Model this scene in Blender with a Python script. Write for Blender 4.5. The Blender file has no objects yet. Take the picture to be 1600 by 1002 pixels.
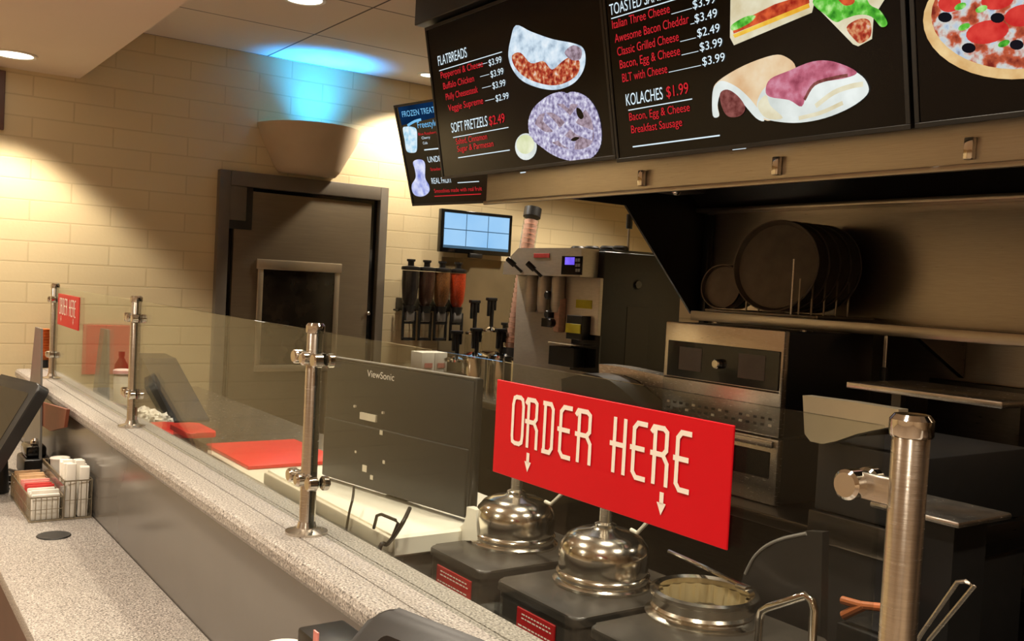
import bpy, bmesh, math, random
from mathutils import Vector, Matrix
random.seed(7)
S = bpy.context.scene
COL = S.collection
PI = math.pi

# ------------------------------------------------------------------ camera model (photo 1600x1002)
F = 1509.0
CH = 1.60
def _n(v): return v / v.length
_v1 = _n(Vector((-248 - 800, 392 - 501, F)))
_dn = _v1.cross(Vector((1, 168 / 3214.0, 0)))
_dn = _n(-_dn if _dn.y < 0 else _dn)
_yv = _n(_dn.cross(_v1))
if _yv.x < 0: _yv = -_yv
MW = Matrix((-_v1, _yv, -_dn))
CAM = Vector((0, 0, CH))
def ray(px, py): return MW @ Vector((px - 800, py - 501, F))
def on_x(px, py, x): d = ray(px, py); return CAM + d * (x / d.x)
def on_y(px, py, y): d = ray(px, py); return CAM + d * (y / d.y)
def on_z(px, py, z): d = ray(px, py); return CAM + d * ((z - CH) / d.z)

# ------------------------------------------------------------------ materials
def lin(c):
    r = []
    for v in c[:3]:
        v /= 255.0
        r.append(v / 12.92 if v <= 0.04045 else ((v + 0.055) / 1.055) ** 2.4)
    return tuple(r) + (1,)
def scl(c, k): return tuple(min(1, v * k) for v in c[:3]) + (1,)
class NT:
    def __init__(s, name):
        s.m = bpy.data.materials.new(name); s.m.use_nodes = True
        s.t = s.m.node_tree; s.t.nodes.clear()
        s.out = s.t.nodes.new('ShaderNodeOutputMaterial')
    def n(s, kind, **kw):
        nd = s.t.nodes.new('ShaderNode' + kind)
        for k, v in kw.items():
            if k in nd.inputs: nd.inputs[k].default_value = v
            else: setattr(nd, k, v)
        return nd
    def l(s, a, b): s.t.links.new(a, b)
    def coord(s, scale=(1, 1, 1)):
        tc = s.n('TexCoord'); mp = s.n('Mapping'); mp.inputs['Scale'].default_value = scale
        s.l(tc.outputs['Object'], mp.inputs['Vector']); return mp.outputs['Vector']
    def ramp(s, fac, stops):
        r = s.n('ValToRGB'); e = r.color_ramp.elements
        while len(e) < len(stops): e.new(0.5)
        for el, (p, c) in zip(e, stops): el.position = p; el.color = c
        s.l(fac, r.inputs['Fac']); return r.outputs['Color']
def mat(name, col, rough=0.5, metal=0.0, var=0.06, scale=25, stretch=(1, 1, 1), bump=0.0, spec=0.5, coat=0.0, rvar=0.0):
    q = NT(name); c = lin(col)
    v = q.coord(stretch)
    nz = q.n('TexNoise', Scale=scale, Detail=3.0); q.l(v, nz.inputs['Vector'])
    colr = q.ramp(nz.outputs['Fac'], [(0.3, scl(c, 1 - var)), (0.7, scl(c, 1 + var))])
    p = q.n('BsdfPrincipled', Roughness=rough, Metallic=metal)
    p.inputs['Specular IOR Level'].default_value = spec
    p.inputs['Coat Weight'].default_value = coat
    q.l(colr, p.inputs['Base Color'])
    if rvar:
        mr = q.n('MapRange'); mr.inputs['To Min'].default_value = rough - rvar; mr.inputs['To Max'].default_value = rough + rvar
        q.l(nz.outputs['Fac'], mr.inputs['Value']); q.l(mr.outputs['Result'], p.inputs['Roughness'])
    if bump:
        b = q.n('Bump', Strength=bump, Distance=0.002); q.l(nz.outputs['Fac'], b.inputs['Height']); q.l(b.outputs['Normal'], p.inputs['Normal'])
    q.l(p.outputs['BSDF'], q.out.inputs['Surface'])
    return q.m
def emat(name, stops, scale=8, strength=1.0, detail=4.0, voro=False):
    q = NT(name); v = q.coord()
    if voro:
        nz = q.n('TexVoronoi', Scale=scale); q.l(v, nz.inputs['Vector']); f = nz.outputs['Distance']
    else:
        nz = q.n('TexNoise', Scale=scale, Detail=detail); q.l(v, nz.inputs['Vector']); f = nz.outputs['Fac']
    c = q.ramp(f, [(p, lin(k)) for p, k in stops])
    e = q.n('Emission', Strength=strength); q.l(c, e.inputs['Color']); q.l(e.outputs['Emission'], q.out.inputs['Surface'])
    return q.m
def brick_mat(name, axes, bw, bh, mortar, c1, c2, cm, off=0.5, bump=0.3, rough=0.5, ox=0, oy=0, spec=0.5):
    q = NT(name)
    tc = q.n('TexCoord'); sp = q.n('SeparateXYZ'); cb = q.n('CombineXYZ'); q.l(tc.outputs['Object'], sp.inputs['Vector'])
    for k, (ax, o) in enumerate(zip(axes, (ox, oy))):
        a = q.n('Math', operation='ADD'); a.inputs[1].default_value = o
        q.l(sp.outputs[ax], a.inputs[0]); q.l(a.outputs[0], cb.inputs[k])
    br = q.n('TexBrick', offset=off); br.inputs['Scale'].default_value = 1
    br.inputs['Brick Width'].default_value = bw; br.inputs['Row Height'].default_value = bh
    br.inputs['Mortar Size'].default_value = mortar; br.inputs['Mortar Smooth'].default_value = 0.3
    br.inputs['Color1'].default_value = lin(c1); br.inputs['Color2'].default_value = lin(c2); br.inputs['Mortar'].default_value = lin(cm)
    q.l(cb.outputs[0], br.inputs['Vector'])
    p = q.n('BsdfPrincipled', Roughness=rough); p.inputs['Specular IOR Level'].default_value = spec
    q.l(br.outputs['Color'], p.inputs['Base Color'])
    nz = q.n('TexNoise', Scale=60.0); q.l(tc.outputs['Object'], nz.inputs['Vector'])
    ad = q.n('Math', operation='MULTIPLY_ADD'); ad.inputs[1].default_value = -1.0
    sc = q.n('Math', operation='MULTIPLY'); sc.inputs[1].default_value = 0.25
    q.l(nz.outputs['Fac'], sc.inputs[0]); q.l(br.outputs['Fac'], ad.inputs[0]); q.l(sc.outputs[0], ad.inputs[2])
    b = q.n('Bump', Strength=bump, Distance=0.004); q.l(ad.outputs[0], b.inputs['Height']); q.l(b.outputs['Normal'], p.inputs['Normal'])
    q.l(p.outputs['BSDF'], q.out.inputs['Surface'])
    return q.m
def granite(name):
    q = NT(name); v = q.coord()
    a = q.n('TexNoise', Scale=230.0, Detail=2.0); q.l(v, a.inputs['Vector'])
    b = q.n('TexVoronoi', Scale=280.0); q.l(v, b.inputs['Vector'])
    c1 = q.ramp(a.outputs['Fac'], [(0.34, lin((92, 87, 84))), (0.46, lin((172, 166, 160))), (0.58, lin((188, 182, 175))), (0.7, lin((236, 231, 224)))])
    c2 = q.ramp(b.outputs['Distance'], [(0.08, lin((82, 78, 75))), (0.22, lin((206, 200, 193)))])
    mx = q.n('MixRGB', blend_type='MULTIPLY'); mx.inputs['Fac'].default_value = 0.45
    q.l(c1, mx.inputs['Color1']); q.l(c2, mx.inputs['Color2'])
    p = q.n('BsdfPrincipled', Roughness=0.38); q.l(mx.outputs['Color'], p.inputs['Base Color'])
    q.l(p.outputs['BSDF'], q.out.inputs['Surface']); return q.m
def clear(name, tint=(0.93, 0.95, 0.93), ior=1.45, rough=0.02):
    q = NT(name); t = q.n('BsdfTransparent'); t.inputs['Color'].default_value = tint + (1,)
    g = q.n('BsdfGlossy', Roughness=rough); lw = q.n('LayerWeight', Blend=0.5); mx = q.n('MixShader')
    pw = q.n('Math', operation='POWER'); pw.inputs[1].default_value = 5.0; q.l(lw.outputs['Facing'], pw.inputs[0])
    r0 = ((ior - 1) / (ior + 1)) ** 2
    fr = q.n('Math', operation='MULTIPLY_ADD'); fr.inputs[1].default_value = 1 - r0; fr.inputs[2].default_value = r0; q.l(pw.outputs[0], fr.inputs[0])
    g.inputs['Color'].default_value = (0.84, 0.86, 0.84, 1)
    q.l(fr.outputs[0], mx.inputs[0]); q.l(t.outputs[0], mx.inputs[1]); q.l(g.outputs[0], mx.inputs[2])
    q.l(mx.outputs[0], q.out.inputs['Surface']); return q.m

M = {}
M['block'] = brick_mat('cream painted block', ('Y', 'Z'), 0.40, 0.1075, 0.0045, (226, 208, 166), (223, 204, 162), (210, 191, 149), bump=0.3, rough=0.42, oy=0.02)
M['blockx'] = brick_mat('cream painted block on the end wall', ('X', 'Z'), 0.40, 0.1075, 0.0045, (226, 208, 166), (223, 204, 162), (210, 191, 149), bump=0.3, rough=0.42, oy=0.02)
M['tile'] = brick_mat('lay in ceiling tile', ('X', 'Y'), 0.69, 1.22, 0.006, (232, 220, 206), (229, 217, 202), (90, 82, 72), off=0.0, bump=0.1, rough=0.8, ox=4.9, oy=-2.04 + 1.22 * 4)
M['soffit'] = mat('soffit paint', (232, 216, 198), 0.8, var=0.02, scale=3)
M['dining'] = mat('dining wall paint', (206, 186, 160), 0.8, var=0.05, scale=2)
M['floor'] = brick_mat('quarry floor tile', ('X', 'Y'), 0.3, 0.3, 0.008, (150, 132, 114), (142, 124, 106), (96, 84, 74), off=0.0, bump=0.2, rough=0.5)
M['granite'] = granite('speckled grey solid surface')
M['riser'] = mat('grey laminate riser', (108, 102, 95), 0.2, var=0.03, scale=4, rvar=0.03)
M['brown'] = mat('red brown laminate', (96, 68, 58), 0.45, var=0.08, scale=6)
M['steel'] = mat('brushed stainless steel', (206, 199, 188), 0.26, 1.0, var=0.08, scale=40, stretch=(1, 1, 14), bump=0.06, rvar=0.04)
M['steel_h'] = mat('brushed stainless sheet', (172, 163, 150), 0.3, 1.0, var=0.07, scale=30, stretch=(0.6, 0.6, 18), bump=0.05, rvar=0.05)
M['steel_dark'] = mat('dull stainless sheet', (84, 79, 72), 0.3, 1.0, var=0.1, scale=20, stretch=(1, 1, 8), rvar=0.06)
M['well'] = mat('pale brassy steel', (228, 208, 160), 0.3, 0.5, var=0.05, scale=14)
M['dome'] = mat('spun steel dome', (226, 219, 206), 0.16, 1.0, var=0.03, scale=10)
M['chrome_s'] = mat('satin light steel', (214, 202, 176), 0.3, 0.85, var=0.04, scale=12)
M['chrome'] = mat('polished chrome', (214, 208, 198), 0.08, 1.0, var=0.03, scale=10)
M['door'] = mat('brushed steel door skin', (122, 109, 88), 0.36, 0.55, var=0.07, scale=22, stretch=(1, 0.3, 9), rvar=0.05)
M['frame'] = mat('grey brown door frame paint', (104, 96, 84), 0.45, var=0.05, scale=12)
M['black'] = mat('black plastic', (22, 21, 20), 0.4, var=0.15, scale=40)
M['black_gloss'] = mat('glossy black plastic', (14, 14, 14), 0.12, var=0.1, scale=20, coat=0.3)
M['charcoal'] = mat('charcoal plastic', (30, 28, 26), 0.42, var=0.08, scale=60, bump=0.05)
M['warmer'] = mat('dark bronze enamel', (54, 50, 45), 0.32, var=0.07, scale=35, rvar=0.05)
M['pan'] = mat('seasoned dark pan steel', (112, 102, 90), 0.45, 0.35, var=0.14, scale=18, rvar=0.08)
M['white'] = mat('white plastic', (240, 236, 220), 0.35, var=0.02, scale=12)
M['paper'] = mat('white paper', (236, 231, 220), 0.75, var=0.04, scale=30)
M['cream'] = mat('off white board', (214, 204, 184), 0.5, var=0.04, scale=15)
M['red'] = mat('red plastic', (212, 34, 30), 0.38, var=0.05, scale=20)
M['signred'] = mat('red sign vinyl', (204, 6, 26), 0.4, var=0.02, scale=9, spec=0.3)
M['label'] = mat('red caution label', (176, 20, 24), 0.45, var=0.06, scale=30)
M['print'] = mat('white print', (246, 238, 226), 0.5, var=0.02, scale=20)
M['grey'] = mat('mid grey plastic', (118, 114, 108), 0.4, var=0.05, scale=20)
M['silver'] = mat('silver grey panel', (196, 188, 176), 0.35, 0.4, var=0.06, scale=24, stretch=(1, 1, 5))
M['orange'] = mat('orange paper cup', (206, 112, 50), 0.6, var=0.12, scale=30)
M['yellow'] = mat('yellow sticker', (206, 196, 44), 0.5, var=0.06, scale=20)
M['pink'] = mat('pink paper cup', (228, 186, 168), 0.5, var=0.12, scale=30, stretch=(1, 1, 3))
M['plaster'] = mat('beige plaster bowl', (200, 180, 152), 0.7, var=0.04, scale=8)
M['green'] = mat('green bottle plastic', (58, 84, 52), 0.4, var=0.1, scale=20)
M['wire'] = mat('pale bronze wire', (168, 158, 138), 0.3, 0.8, var=0.1, scale=40)
M['glass'] = clear('clear guard glass', (0.90, 0.915, 0.895), 1.32)
M['edge'] = mat('dark green glass edge', (46, 54, 46), 0.15, var=0.1, scale=10)
M['acrylic'] = clear('clear acrylic', (0.9, 0.9, 0.88), 1.4, 0.05)
M['pkt_tan'] = mat('tan sugar packet paper', (214, 174, 130), 0.6, var=0.1, scale=60)
M['pkt_pink'] = mat('pink sweetener packet paper', (222, 140, 130), 0.6, var=0.1, scale=60)
M['pkt_red'] = mat('red packet paper', (206, 60, 56), 0.6, var=0.1, scale=60)
M['bean'] = mat('wood brown tong handle', (168, 96, 54), 0.5, var=0.1, scale=30)
for k, c in (('candy_black', (34, 30, 32)), ('candy_brown', (74, 46, 34)), ('candy_tan', (140, 92, 50)), ('candy_red', (196, 66, 26))):
    M[k] = mat(k.replace('_', ' ') + ' fill', c, 0.4, var=0.35, scale=140, bump=0.5)
# screens and lamps (things that emit)
M['scr'] = mat('dark menu screen', (7, 6, 7), 0.2, var=0.2, scale=2, spec=0.25)
M['t_white'] = emat('menu white lettering', [(0, (206, 226, 236)), (1, (226, 240, 246))], 30, 0.9)
M['t_red'] = emat('menu red lettering', [(0, (206, 34, 44)), (1, (224, 50, 56))], 30, 0.75)
M['t_blue'] = emat('menu blue lettering', [(0, (96, 172, 226)), (1, (140, 206, 246))], 30, 0.85)
M['kds'] = emat('light blue order tile', [(0.2, (140, 196, 246)), (0.8, (172, 216, 252))], 3, 0.82)
M['disp'] = emat('violet display', [(0.2, (98, 70, 220)), (0.8, (140, 116, 255))], 14, 0.9)
M['lens'] = emat('lamp diffuser', [(0, (255, 246, 226)), (1, (255, 250, 238))], 5, 5.0)

# ------------------------------------------------------------------ mesh builder
WL = {}
class MB:
    def __init__(s): s.bm = bmesh.new()
    def _add(s, vs, fs):
        v = [s.bm.verts.new(p) for p in vs]
        for f in fs:
            try: s.bm.faces.new([v[i] for i in f])
            except ValueError: pass
        return v
    def box(s, x0, x1, y0, y1, z0, z1, bev=0.0, seg=2, mx=None):
        b = bmesh.new(); bmesh.ops.create_cube(b, size=1)
        for v in b.verts:
            v.co = Vector(((x0 + x1) / 2 + v.co.x * (x1 - x0), (y0 + y1) / 2 + v.co.y * (y1 - y0), (z0 + z1) / 2 + v.co.z * (z1 - z0)))
        if bev: bmesh.ops.bevel(b, geom=b.edges[:], offset=bev, segments=seg, profile=0.5, affect='EDGES')
        return s._merge(b, mx)
    def vbox(s, x0, x1, y0, y1, z0, z1, r, seg=5, bev=0.0, mx=None):
        pts = []
        for cx, cy, a0 in ((x1 - r, y1 - r, 0), (x0 + r, y1 - r, 90), (x0 + r, y0 + r, 180), (x1 - r, y0 + r, 270)):
            for k in range(seg + 1):
                a = math.radians(a0 + 90.0 * k / seg); pts.append((cx + r * math.cos(a), cy + r * math.sin(a)))
        b = bmesh.new(); lo = [b.verts.new((p[0], p[1], z0)) for p in pts]; hi = [b.verts.new((p[0], p[1], z1)) for p in pts]
        n = len(pts); b.faces.new(lo[::-1]); top = b.faces.new(hi)
        for i in range(n): b.faces.new((lo[i], lo[(i + 1) % n], hi[(i + 1) % n], hi[i]))
        if bev: bmesh.ops.bevel(b, geom=list(top.edges), offset=bev, segments=3, profile=0.5, affect='EDGES')
        return s._merge(b, mx)
    def _merge(s, b, mx=None):
        if mx is not None: bmesh.ops.transform(b, matrix=mx, verts=b.verts[:])
        me = bpy.data.meshes.new('t'); b.to_mesh(me); b.free(); s.bm.from_mesh(me); bpy.data.meshes.remove(me); return s
    def prism(s, poly, f, d0, d1):
        lo = [f(p, d0) for p in poly]; hi = [f(p, d1) for p in poly]; n = len(poly)
        s._add(lo + hi, [tuple(range(n))[::-1], tuple(range(n, 2 * n))] + [(i, (i + 1) % n, n + (i + 1) % n, n + i) for i in range(n)]); return s
    def lathe(s, prof, c=(0, 0, 0), seg=32, mx=None, cap=True, a0=0, a1=2 * PI, rib=None):
        full = abs(a1 - a0 - 2 * PI) < 1e-6; n = seg if full else seg + 1
        T = mx or Matrix.Translation(Vector(c)); vs = []
        for r, z in prof:
            for k in range(n):
                a = a0 + (a1 - a0) * k / seg; rr = r * (rib(k) if rib else 1)
                vs.append(T @ Vector((rr * math.cos(a), rr * math.sin(a), z)))
        fs = []
        for i in range(len(prof) - 1):
            for k in range(seg):
                k2 = (k + 1) % n; fs.append((i * n + k, i * n + k2, (i + 1) * n + k2, (i + 1) * n + k))
        if cap:
            if prof[0][0] > 1e-5: fs.append(tuple(range(n))[::-1])
            if prof[-1][0] > 1e-5: fs.append(tuple((len(prof) - 1) * n + k for k in range(n)))
        s._add(vs, fs); return s
    def cyl(s, p, q, r, seg=20, r2=None):
        p = Vector(p); q = Vector(q); d = q - p; L = d.length
        mx = Matrix.Translation(p) @ d.to_track_quat('Z', 'Y').to_matrix().to_4x4()
        return s.lathe([(r, 0), (r if r2 is None else r2, L)], seg=seg, mx=mx)
    def disc(s, p, q, r, b, seg=28):
        p = Vector(p); q = Vector(q); d = q - p; L = d.length
        mx = Matrix.Translation(p) @ d.to_track_quat('Z', 'Y').to_matrix().to_4x4()
        return s.lathe([(r - b, 0), (r, b), (r, L - b), (r - b, L)], seg=seg, mx=mx)
    def tube(s, pts, r, seg=10, closed=False):
        pts = [Vector(p) for p in pts]; n = len(pts); rings = []; up = None
        for i, p in enumerate(pts):
            a = pts[(i - 1) % n] if (closed or i > 0) else p; b = pts[(i + 1) % n] if (closed or i < n - 1) else p
            t = (b - a).normalized()
            if up is None: up = Vector((0, 0, 1)) if abs(t.z) < 0.9 else Vector((1, 0, 0))
            x = t.cross(up)
            if x.length < 1e-4: x = t.orthogonal()
            x.normalize(); y = x.cross(t).normalized(); up = y
            rings.append([p + (x * math.cos(2 * PI * k / seg) + y * math.sin(2 * PI * k / seg)) * r for k in range(seg)])
        vs = [v for rg in rings for v in rg]; fs = []
        for i in range(n if closed else n - 1):
            j = (i + 1) % n
            for k in range(seg): fs.append((i * seg + k, i * seg + (k + 1) % seg, j * seg + (k + 1) % seg, j * seg + k))
        if not closed: fs += [tuple(range(seg))[::-1], tuple((n - 1) * seg + k for k in range(seg))]
        s._add(vs, fs); return s
    def ball(s, c, r, sc=(1, 1, 1)):
        b = bmesh.new(); bmesh.ops.create_uvsphere(b, u_segments=20, v_segments=12, radius=r)
        return s._merge(b, Matrix.Translation(Vector(c)) @ Matrix.Diagonal((*sc, 1)))
    def poly(s, pts): s._add(pts, [tuple(range(len(pts)))]); return s
    def stroke(s, pts, w, f, closed=False):
        P = [Vector(p) for p in pts]; n = len(P)
        for i in range(n if closed else n - 1):
            a = P[i]; b = P[(i + 1) % n]; d = (b - a)
            if d.length < 1e-7: continue
            d.normalize(); e = Vector((-d.y, d.x)) * w / 2; a2 = a - d * w * 0.3; b2 = b + d * w * 0.3
            k = len(s.bm.faces); q = [f(a2 - e), f(b2 - e), f(b2 + e), f(a2 + e)]
            up = (q[1] - q[0]).cross(q[2] - q[0]).normalized() * (0.000006 * (k % 60)); s.poly([p_ + up for p_ in q])
        return s
    def text(s, body, f, u0, u1, v, h):
        cu = bpy.data.curves.new('t', 'FONT'); cu.body = body; ob = bpy.data.objects.new('t', cu)
        me = ob.to_mesh()
        if len(me.vertices):
            xs = [q.co.x for q in me.vertices]; x0, x1 = min(xs), max(xs)
            vs = [f(Vector((u0 + (q.co.x - x0) / (x1 - x0) * (u1 - u0), v + q.co.y / 0.69 * h))) for q in me.vertices]
            s._add(vs, [tuple(p.vertices) for p in me.polygons])
        ob.to_mesh_clear(); bpy.data.objects.remove(ob); bpy.data.curves.remove(cu); return s
    def done(s, name, m, parent=None, smooth=35, local=False):
        bmesh.ops.recalc_face_normals(s.bm, faces=s.bm.faces[:])
        me = bpy.data.meshes.new(name)
        o = bpy.data.objects.new(name, me)
        off = Vector((0, 0, 0))
        if parent is not None:
            o.parent = parent
            if not local: off = WL[parent.name]
            WL[o.name] = off.copy()
        else:
            mn = [min(v.co[i] for v in s.bm.verts) for i in range(3)]; mxx = [max(v.co[i] for v in s.bm.verts) for i in range(3)]
            if getattr(s, 'world', False): off = Vector((0, 0, 0))
            else: off = Vector(((mn[0] + mxx[0]) / 2, (mn[1] + mxx[1]) / 2, mn[2]))
            o.location = off; WL[o.name] = off.copy()
        for v in s.bm.verts: v.co -= off
        s.bm.to_mesh(me); s.bm.free()
        if m is not None: me.materials.append(m)
        if smooth:
            for p in me.polygons: p.use_smooth = True
            try: me.set_sharp_from_angle(angle=math.radians(smooth))
            except Exception: pass
        COL.objects.link(o); return o
def tag(o, label, cat, group=None, kind=None):
    o['label'] = label; o['category'] = cat
    if group: o['group'] = group
    if kind: o['kind'] = kind
    return o
def thing(name, label, cat, loc, group=None):
    o = bpy.data.objects.new(name, None); o.empty_display_size = 0.05; o.location = Vector(loc); COL.objects.link(o)
    WL[o.name] = Vector(loc); return tag(o, label, cat, group)
def struct(mb, name, m, smooth=0):
    mb.world = True; o = mb.done(name, m, None, smooth); o['kind'] = 'structure'; return o
def dup(root, loc, label=None, rz=None):
    r = root.copy(); COL.objects.link(r); r.location = Vector(loc); WL[r.name] = Vector(loc)
    if rz is not None: r.rotation_euler = (0, 0, rz)
    if label: r['label'] = label
    def rec(src, dst):
        for ch in list(src.children):
            c = ch.copy(); COL.objects.link(c); c.parent = dst; rec(ch, c)
    rec(root, r); return r

XW = -5.6      # wall with the door
YK = 3.36      # steel back wall under the hood
# ================================================================== SETTING
struct(MB().box(-5.8, 4.2, -4.7, 6.2, -0.1, 0), 'floor', M['floor'])
w = MB(); w.box(XW - 0.12, XW, -4.7, 6.2, 0, 3.0); struct(w, 'wall_left', M['block'])
struct(MB().box(XW, -3.26, 5.6, 5.72, 0, 3.0), 'wall_kitchen', M['blockx'])
struct(MB().box(-3.40, -3.26, YK, 5.6, 0, 3.0), 'wall_partition', M['block'])
struct(MB().box(-3.26, 4.2, YK, YK + 0.1, 0, 3.0), 'wall_back', M['steel_h'])
struct(MB().box(-5.6, 4.2, -4.7, -4.6, 0, 3.0), 'wall_front', M['dining'])
struct(MB().box(4.1, 4.2, -4.6, YK, 0, 3.0), 'wall_right', M['dining'])
struct(MB().box(XW, 4.2, 1.02, 5.72, 2.88, 2.96), 'ceiling', M['tile'])
struct(MB().box(XW, 4.2, -4.7, 1.02, 2.58, 2.96), 'ceiling_soffit', M['soffit'])
struct(MB().box(XW, XW + 0.02, 0.52, 0.668, 2.26, 2.56, 0.004), 'trim_1', M['brown'])

po = MB(); po.box(XW + 0.001, XW + 0.012, 0.30, 0.57, 1.0, 1.27, 0.002)
tag(po.done('wall_poster', M['red'], None, 0), 'red poster on the block wall left of the frame, mirrored in the leftmost glass pane', 'poster')
# door in the block wall
def dy(px, py): return on_x(px, py, XW)
fr = MB()
Y0, Y1, ZT = 1.775, 2.86, 2.183
fr.box(XW, XW + 0.05, Y0, Y0 + 0.065, 0, ZT, 0.004); fr.box(XW, XW + 0.05, Y1 - 0.055, Y1, 0, ZT, 0.004)
fr.box(XW, XW + 0.05, Y0 + 0.0655, Y1 - 0.0555, ZT - 0.085, ZT, 0.004)
door = struct(fr, 'door_1', M['frame'], 30)
WL[door.name] = Vector((0, 0, 0))
MB().box(XW, XW + 0.004, Y0 + 0.06, Y1 - 0.05, 0, ZT - 0.08).done('door_gasket', M['black_gloss'], door, 0)
MB().box(XW + 0.003, XW + 0.03, Y0 + 0.10, Y1 - 0.105, 0.01, ZT - 0.108, 0.003).done('door_leaf', M['door'], door)
bk = MB(); bk.box(XW + 0.003, XW + 0.036, Y0 + 0.062, Y0 + 0.205, ZT - 0.335, ZT - 0.086, 0.004); bk.done('door_corner_cover', M['black'], door)
MB().box(XW + 0.003, XW + 0.042, Y0 + 0.062, Y0 + 0.165, ZT - 0.285, ZT - 0.086, 0.004).done('door_closer', M['frame'], door)
a = on_x(404, 408, XW + 0.04); b = on_x(532, 420, XW + 0.04); wb = 1.05
wy0, wy1, wz = a.y, b.y, (a.z + on_x(532, 409, XW + 0.04).z) / 2
pf = MB(); t = 0.035
pf.box(XW + 0.028, XW + 0.045, wy0 - 0.01, wy1 + 0.01, wz - 0.06, wz, 0.006)
pf.box(XW + 0.028, XW + 0.04, wy0, wy0 + t, wb, wz - 0.05, 0.004); pf.box(XW + 0.028, XW + 0.04, wy1 - t, wy1, wb, wz - 0.05, 0.004)
pf.box(XW + 0.028, XW + 0.04, wy0, wy1, wb - 0.04, wb, 0.004); pf.done('window_trim', M['chrome_s'], door)
MB().box(XW + 0.028, XW + 0.034, wy0 + t, wy1 - t, wb, wz - 0.055).done('window_pane', mat('dark wired glass', (34, 29, 23), 0.12, var=0.7, scale=9), door, 0)
hd = on_x(576, 490, XW + 0.05)
MB().disc((XW + 0.03, hd.y, hd.z), (XW + 0.055, hd.y, hd.z), 0.012, 0.003).done('door_latch', M['chrome'], door)

# service ledge, riser, lower counter, work counters (structure of the counter)
prof = [(0.735, 1.018), (0.742, 1.006), (0.91, 1.002), (0.915, 1.046), (0.912, 1.05), (0.866, 1.05), (0.866, 1.046), (0.8625, 1.046), (0.8625, 1.05),
        (0.803, 1.05), (0.803, 1.046), (0.7995, 1.046), (0.7995, 1.05), (0.752, 1.05), (0.741, 1.046), (0.735, 1.036)]
L = MB(); L.prism(prof, lambda p, d: Vector((d, p[0], p[1])), -5.42, 0.75)
ledge = tag(L.done('service_ledge', M['granite'], None, 30), 'long raised grey speckled service ledge carrying the glass guard posts', 'counter ledge')
MB2 = MB(); MB2.box(-5.38, 0.7, 0.752, 0.90, 0.0, 1.0015); o = MB2.done('counter_riser', M['riser'], None, 0)
tag(o, 'plain grey panel wall under the raised speckled ledge', 'counter panel')
c = thing('customer_counter', 'low grey speckled counter with red brown front on the customer side of the riser', 'counter', (-2.8, 0.57, 0))
MB().box(-5.35, -0.3, 0.392, 0.751, 0.67, 0.71, 0.006).done('countertop', M['granite'], c)
MB().box(-5.3, -0.35, 0.46, 0.745, 0.0, 0.669).done('front_panel', M['brown'], c, 0)['label'] = 'red brown front panel'
c = thing('work_counter', 'stainless worktop behind the ledge under the bronze warmers', 'worktop', (-1.0, 1.4, 0))
MB().box(-2.70, 0.7, 0.93, 1.78, 0.77, 0.80, 0.006).done('worktop', M['steel'], c)
MB().box(-2.68, 0.68, 0.97, 1.74, 0.0, 0.77).done('base', M['steel_dark'], c, 0)
c = thing('prep_counter', 'stainless prep counter holding the red cutting board, left of the white tray', 'worktop', (-4.0, 1.4, 0))
MB().box(-5.55, -2.72, 0.93, 1.70, 0.90, 0.93, 0.006).done('worktop', M['steel'], c)
MB().box(-5.53, -2.74, 0.97, 1.66, 0.0, 0.90).done('base', M['steel_dark'], c, 0)
c = thing('back_counter', 'stainless counter against the block wall below the candy dispensers', 'worktop', (-4.6, 3.8, 0))
MB().box(-5.59, -3.42, 3.0, 4.3, 0.90, 0.94, 0.006).done('worktop', M['steel'], c)
MB().box(-5.57, -3.44, 3.05, 4.25, 0.0, 0.90).done('base', M['steel_dark'], c, 0)
c = thing('cooking_counter', 'dark stainless counter along the steel wall under the hood', 'worktop', (-1.0, 2.9, 0))
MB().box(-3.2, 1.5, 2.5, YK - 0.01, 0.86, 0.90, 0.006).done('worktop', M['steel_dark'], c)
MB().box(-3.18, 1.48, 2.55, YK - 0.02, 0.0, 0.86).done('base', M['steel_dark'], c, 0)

# ================================================================== GLASS GUARD
PX = [-4.96, -3.435, -1.918, -0.525]
PY = 0.83
plab = ['steel guard post at the far left end beside the small red sign', 'steel guard post second from the left, before the black wedge and white bottle',
        'steel guard post between the red cutting board and the black monitor back', 'thick near steel guard post at the right end of the glass with a round clamp']
for i, x in enumerate(PX):
    p = thing('guard_post', plab[i], 'post', (x, PY, 1.05), 'steel posts of the glass guard')
    r = 0.0172
    MB().lathe([(r, 1.05), (r, 1.490), (r - 0.003, 1.495), (r - 0.006, 1.497)], (x, PY, 0), 28).done('pole', M['steel'], p)
    MB().lathe([(r + 0.002, 1.478), (r + 0.003, 1.480), (r + 0.003, 1.494), (r - 0.001, 1.499), (0.0, 1.4995)], (x, PY, 0), 28, cap=False).done('cap', M['chrome'], p)
    MB().lathe([(0.045, 1.05), (0.045, 1.055), (0.030, 1.059), (0.022, 1.062), (0.018, 1.075)], (x, PY, 0), 28).done('base_flange', M['steel'], p)
    for z in (1.424, 1.166):
        for s_ in ((1,) if i == 0 else (-1,) if i == 3 else (-1, 1)):
            k = MB(); cx = x + s_ * (0.052 if i < 3 else 0.05)
            k.box(min(x, cx), max(x, cx), PY - 0.012, PY - 0.004, z - 0.013, z + 0.013, 0.002)
            cb = k.done('clamp', M['steel'], p)
            MB().disc((cx, PY - 0.027, z), (cx, PY - 0.0045, z), 0.0150, 0.003).done('clamp_knob', M['chrome'], cb)
            MB().disc((cx, PY + 0.0055, z), (cx, PY + 0.022, z), 0.0150, 0.003).done('clamp_back', M['chrome'], cb)
        if i < 3:
            MB().disc((x + 0.004, PY - 0.033, z), (x + 0.004, PY - 0.012, z), 0.0145, 0.005).done('bolt_head', M['chrome'], p)
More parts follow.
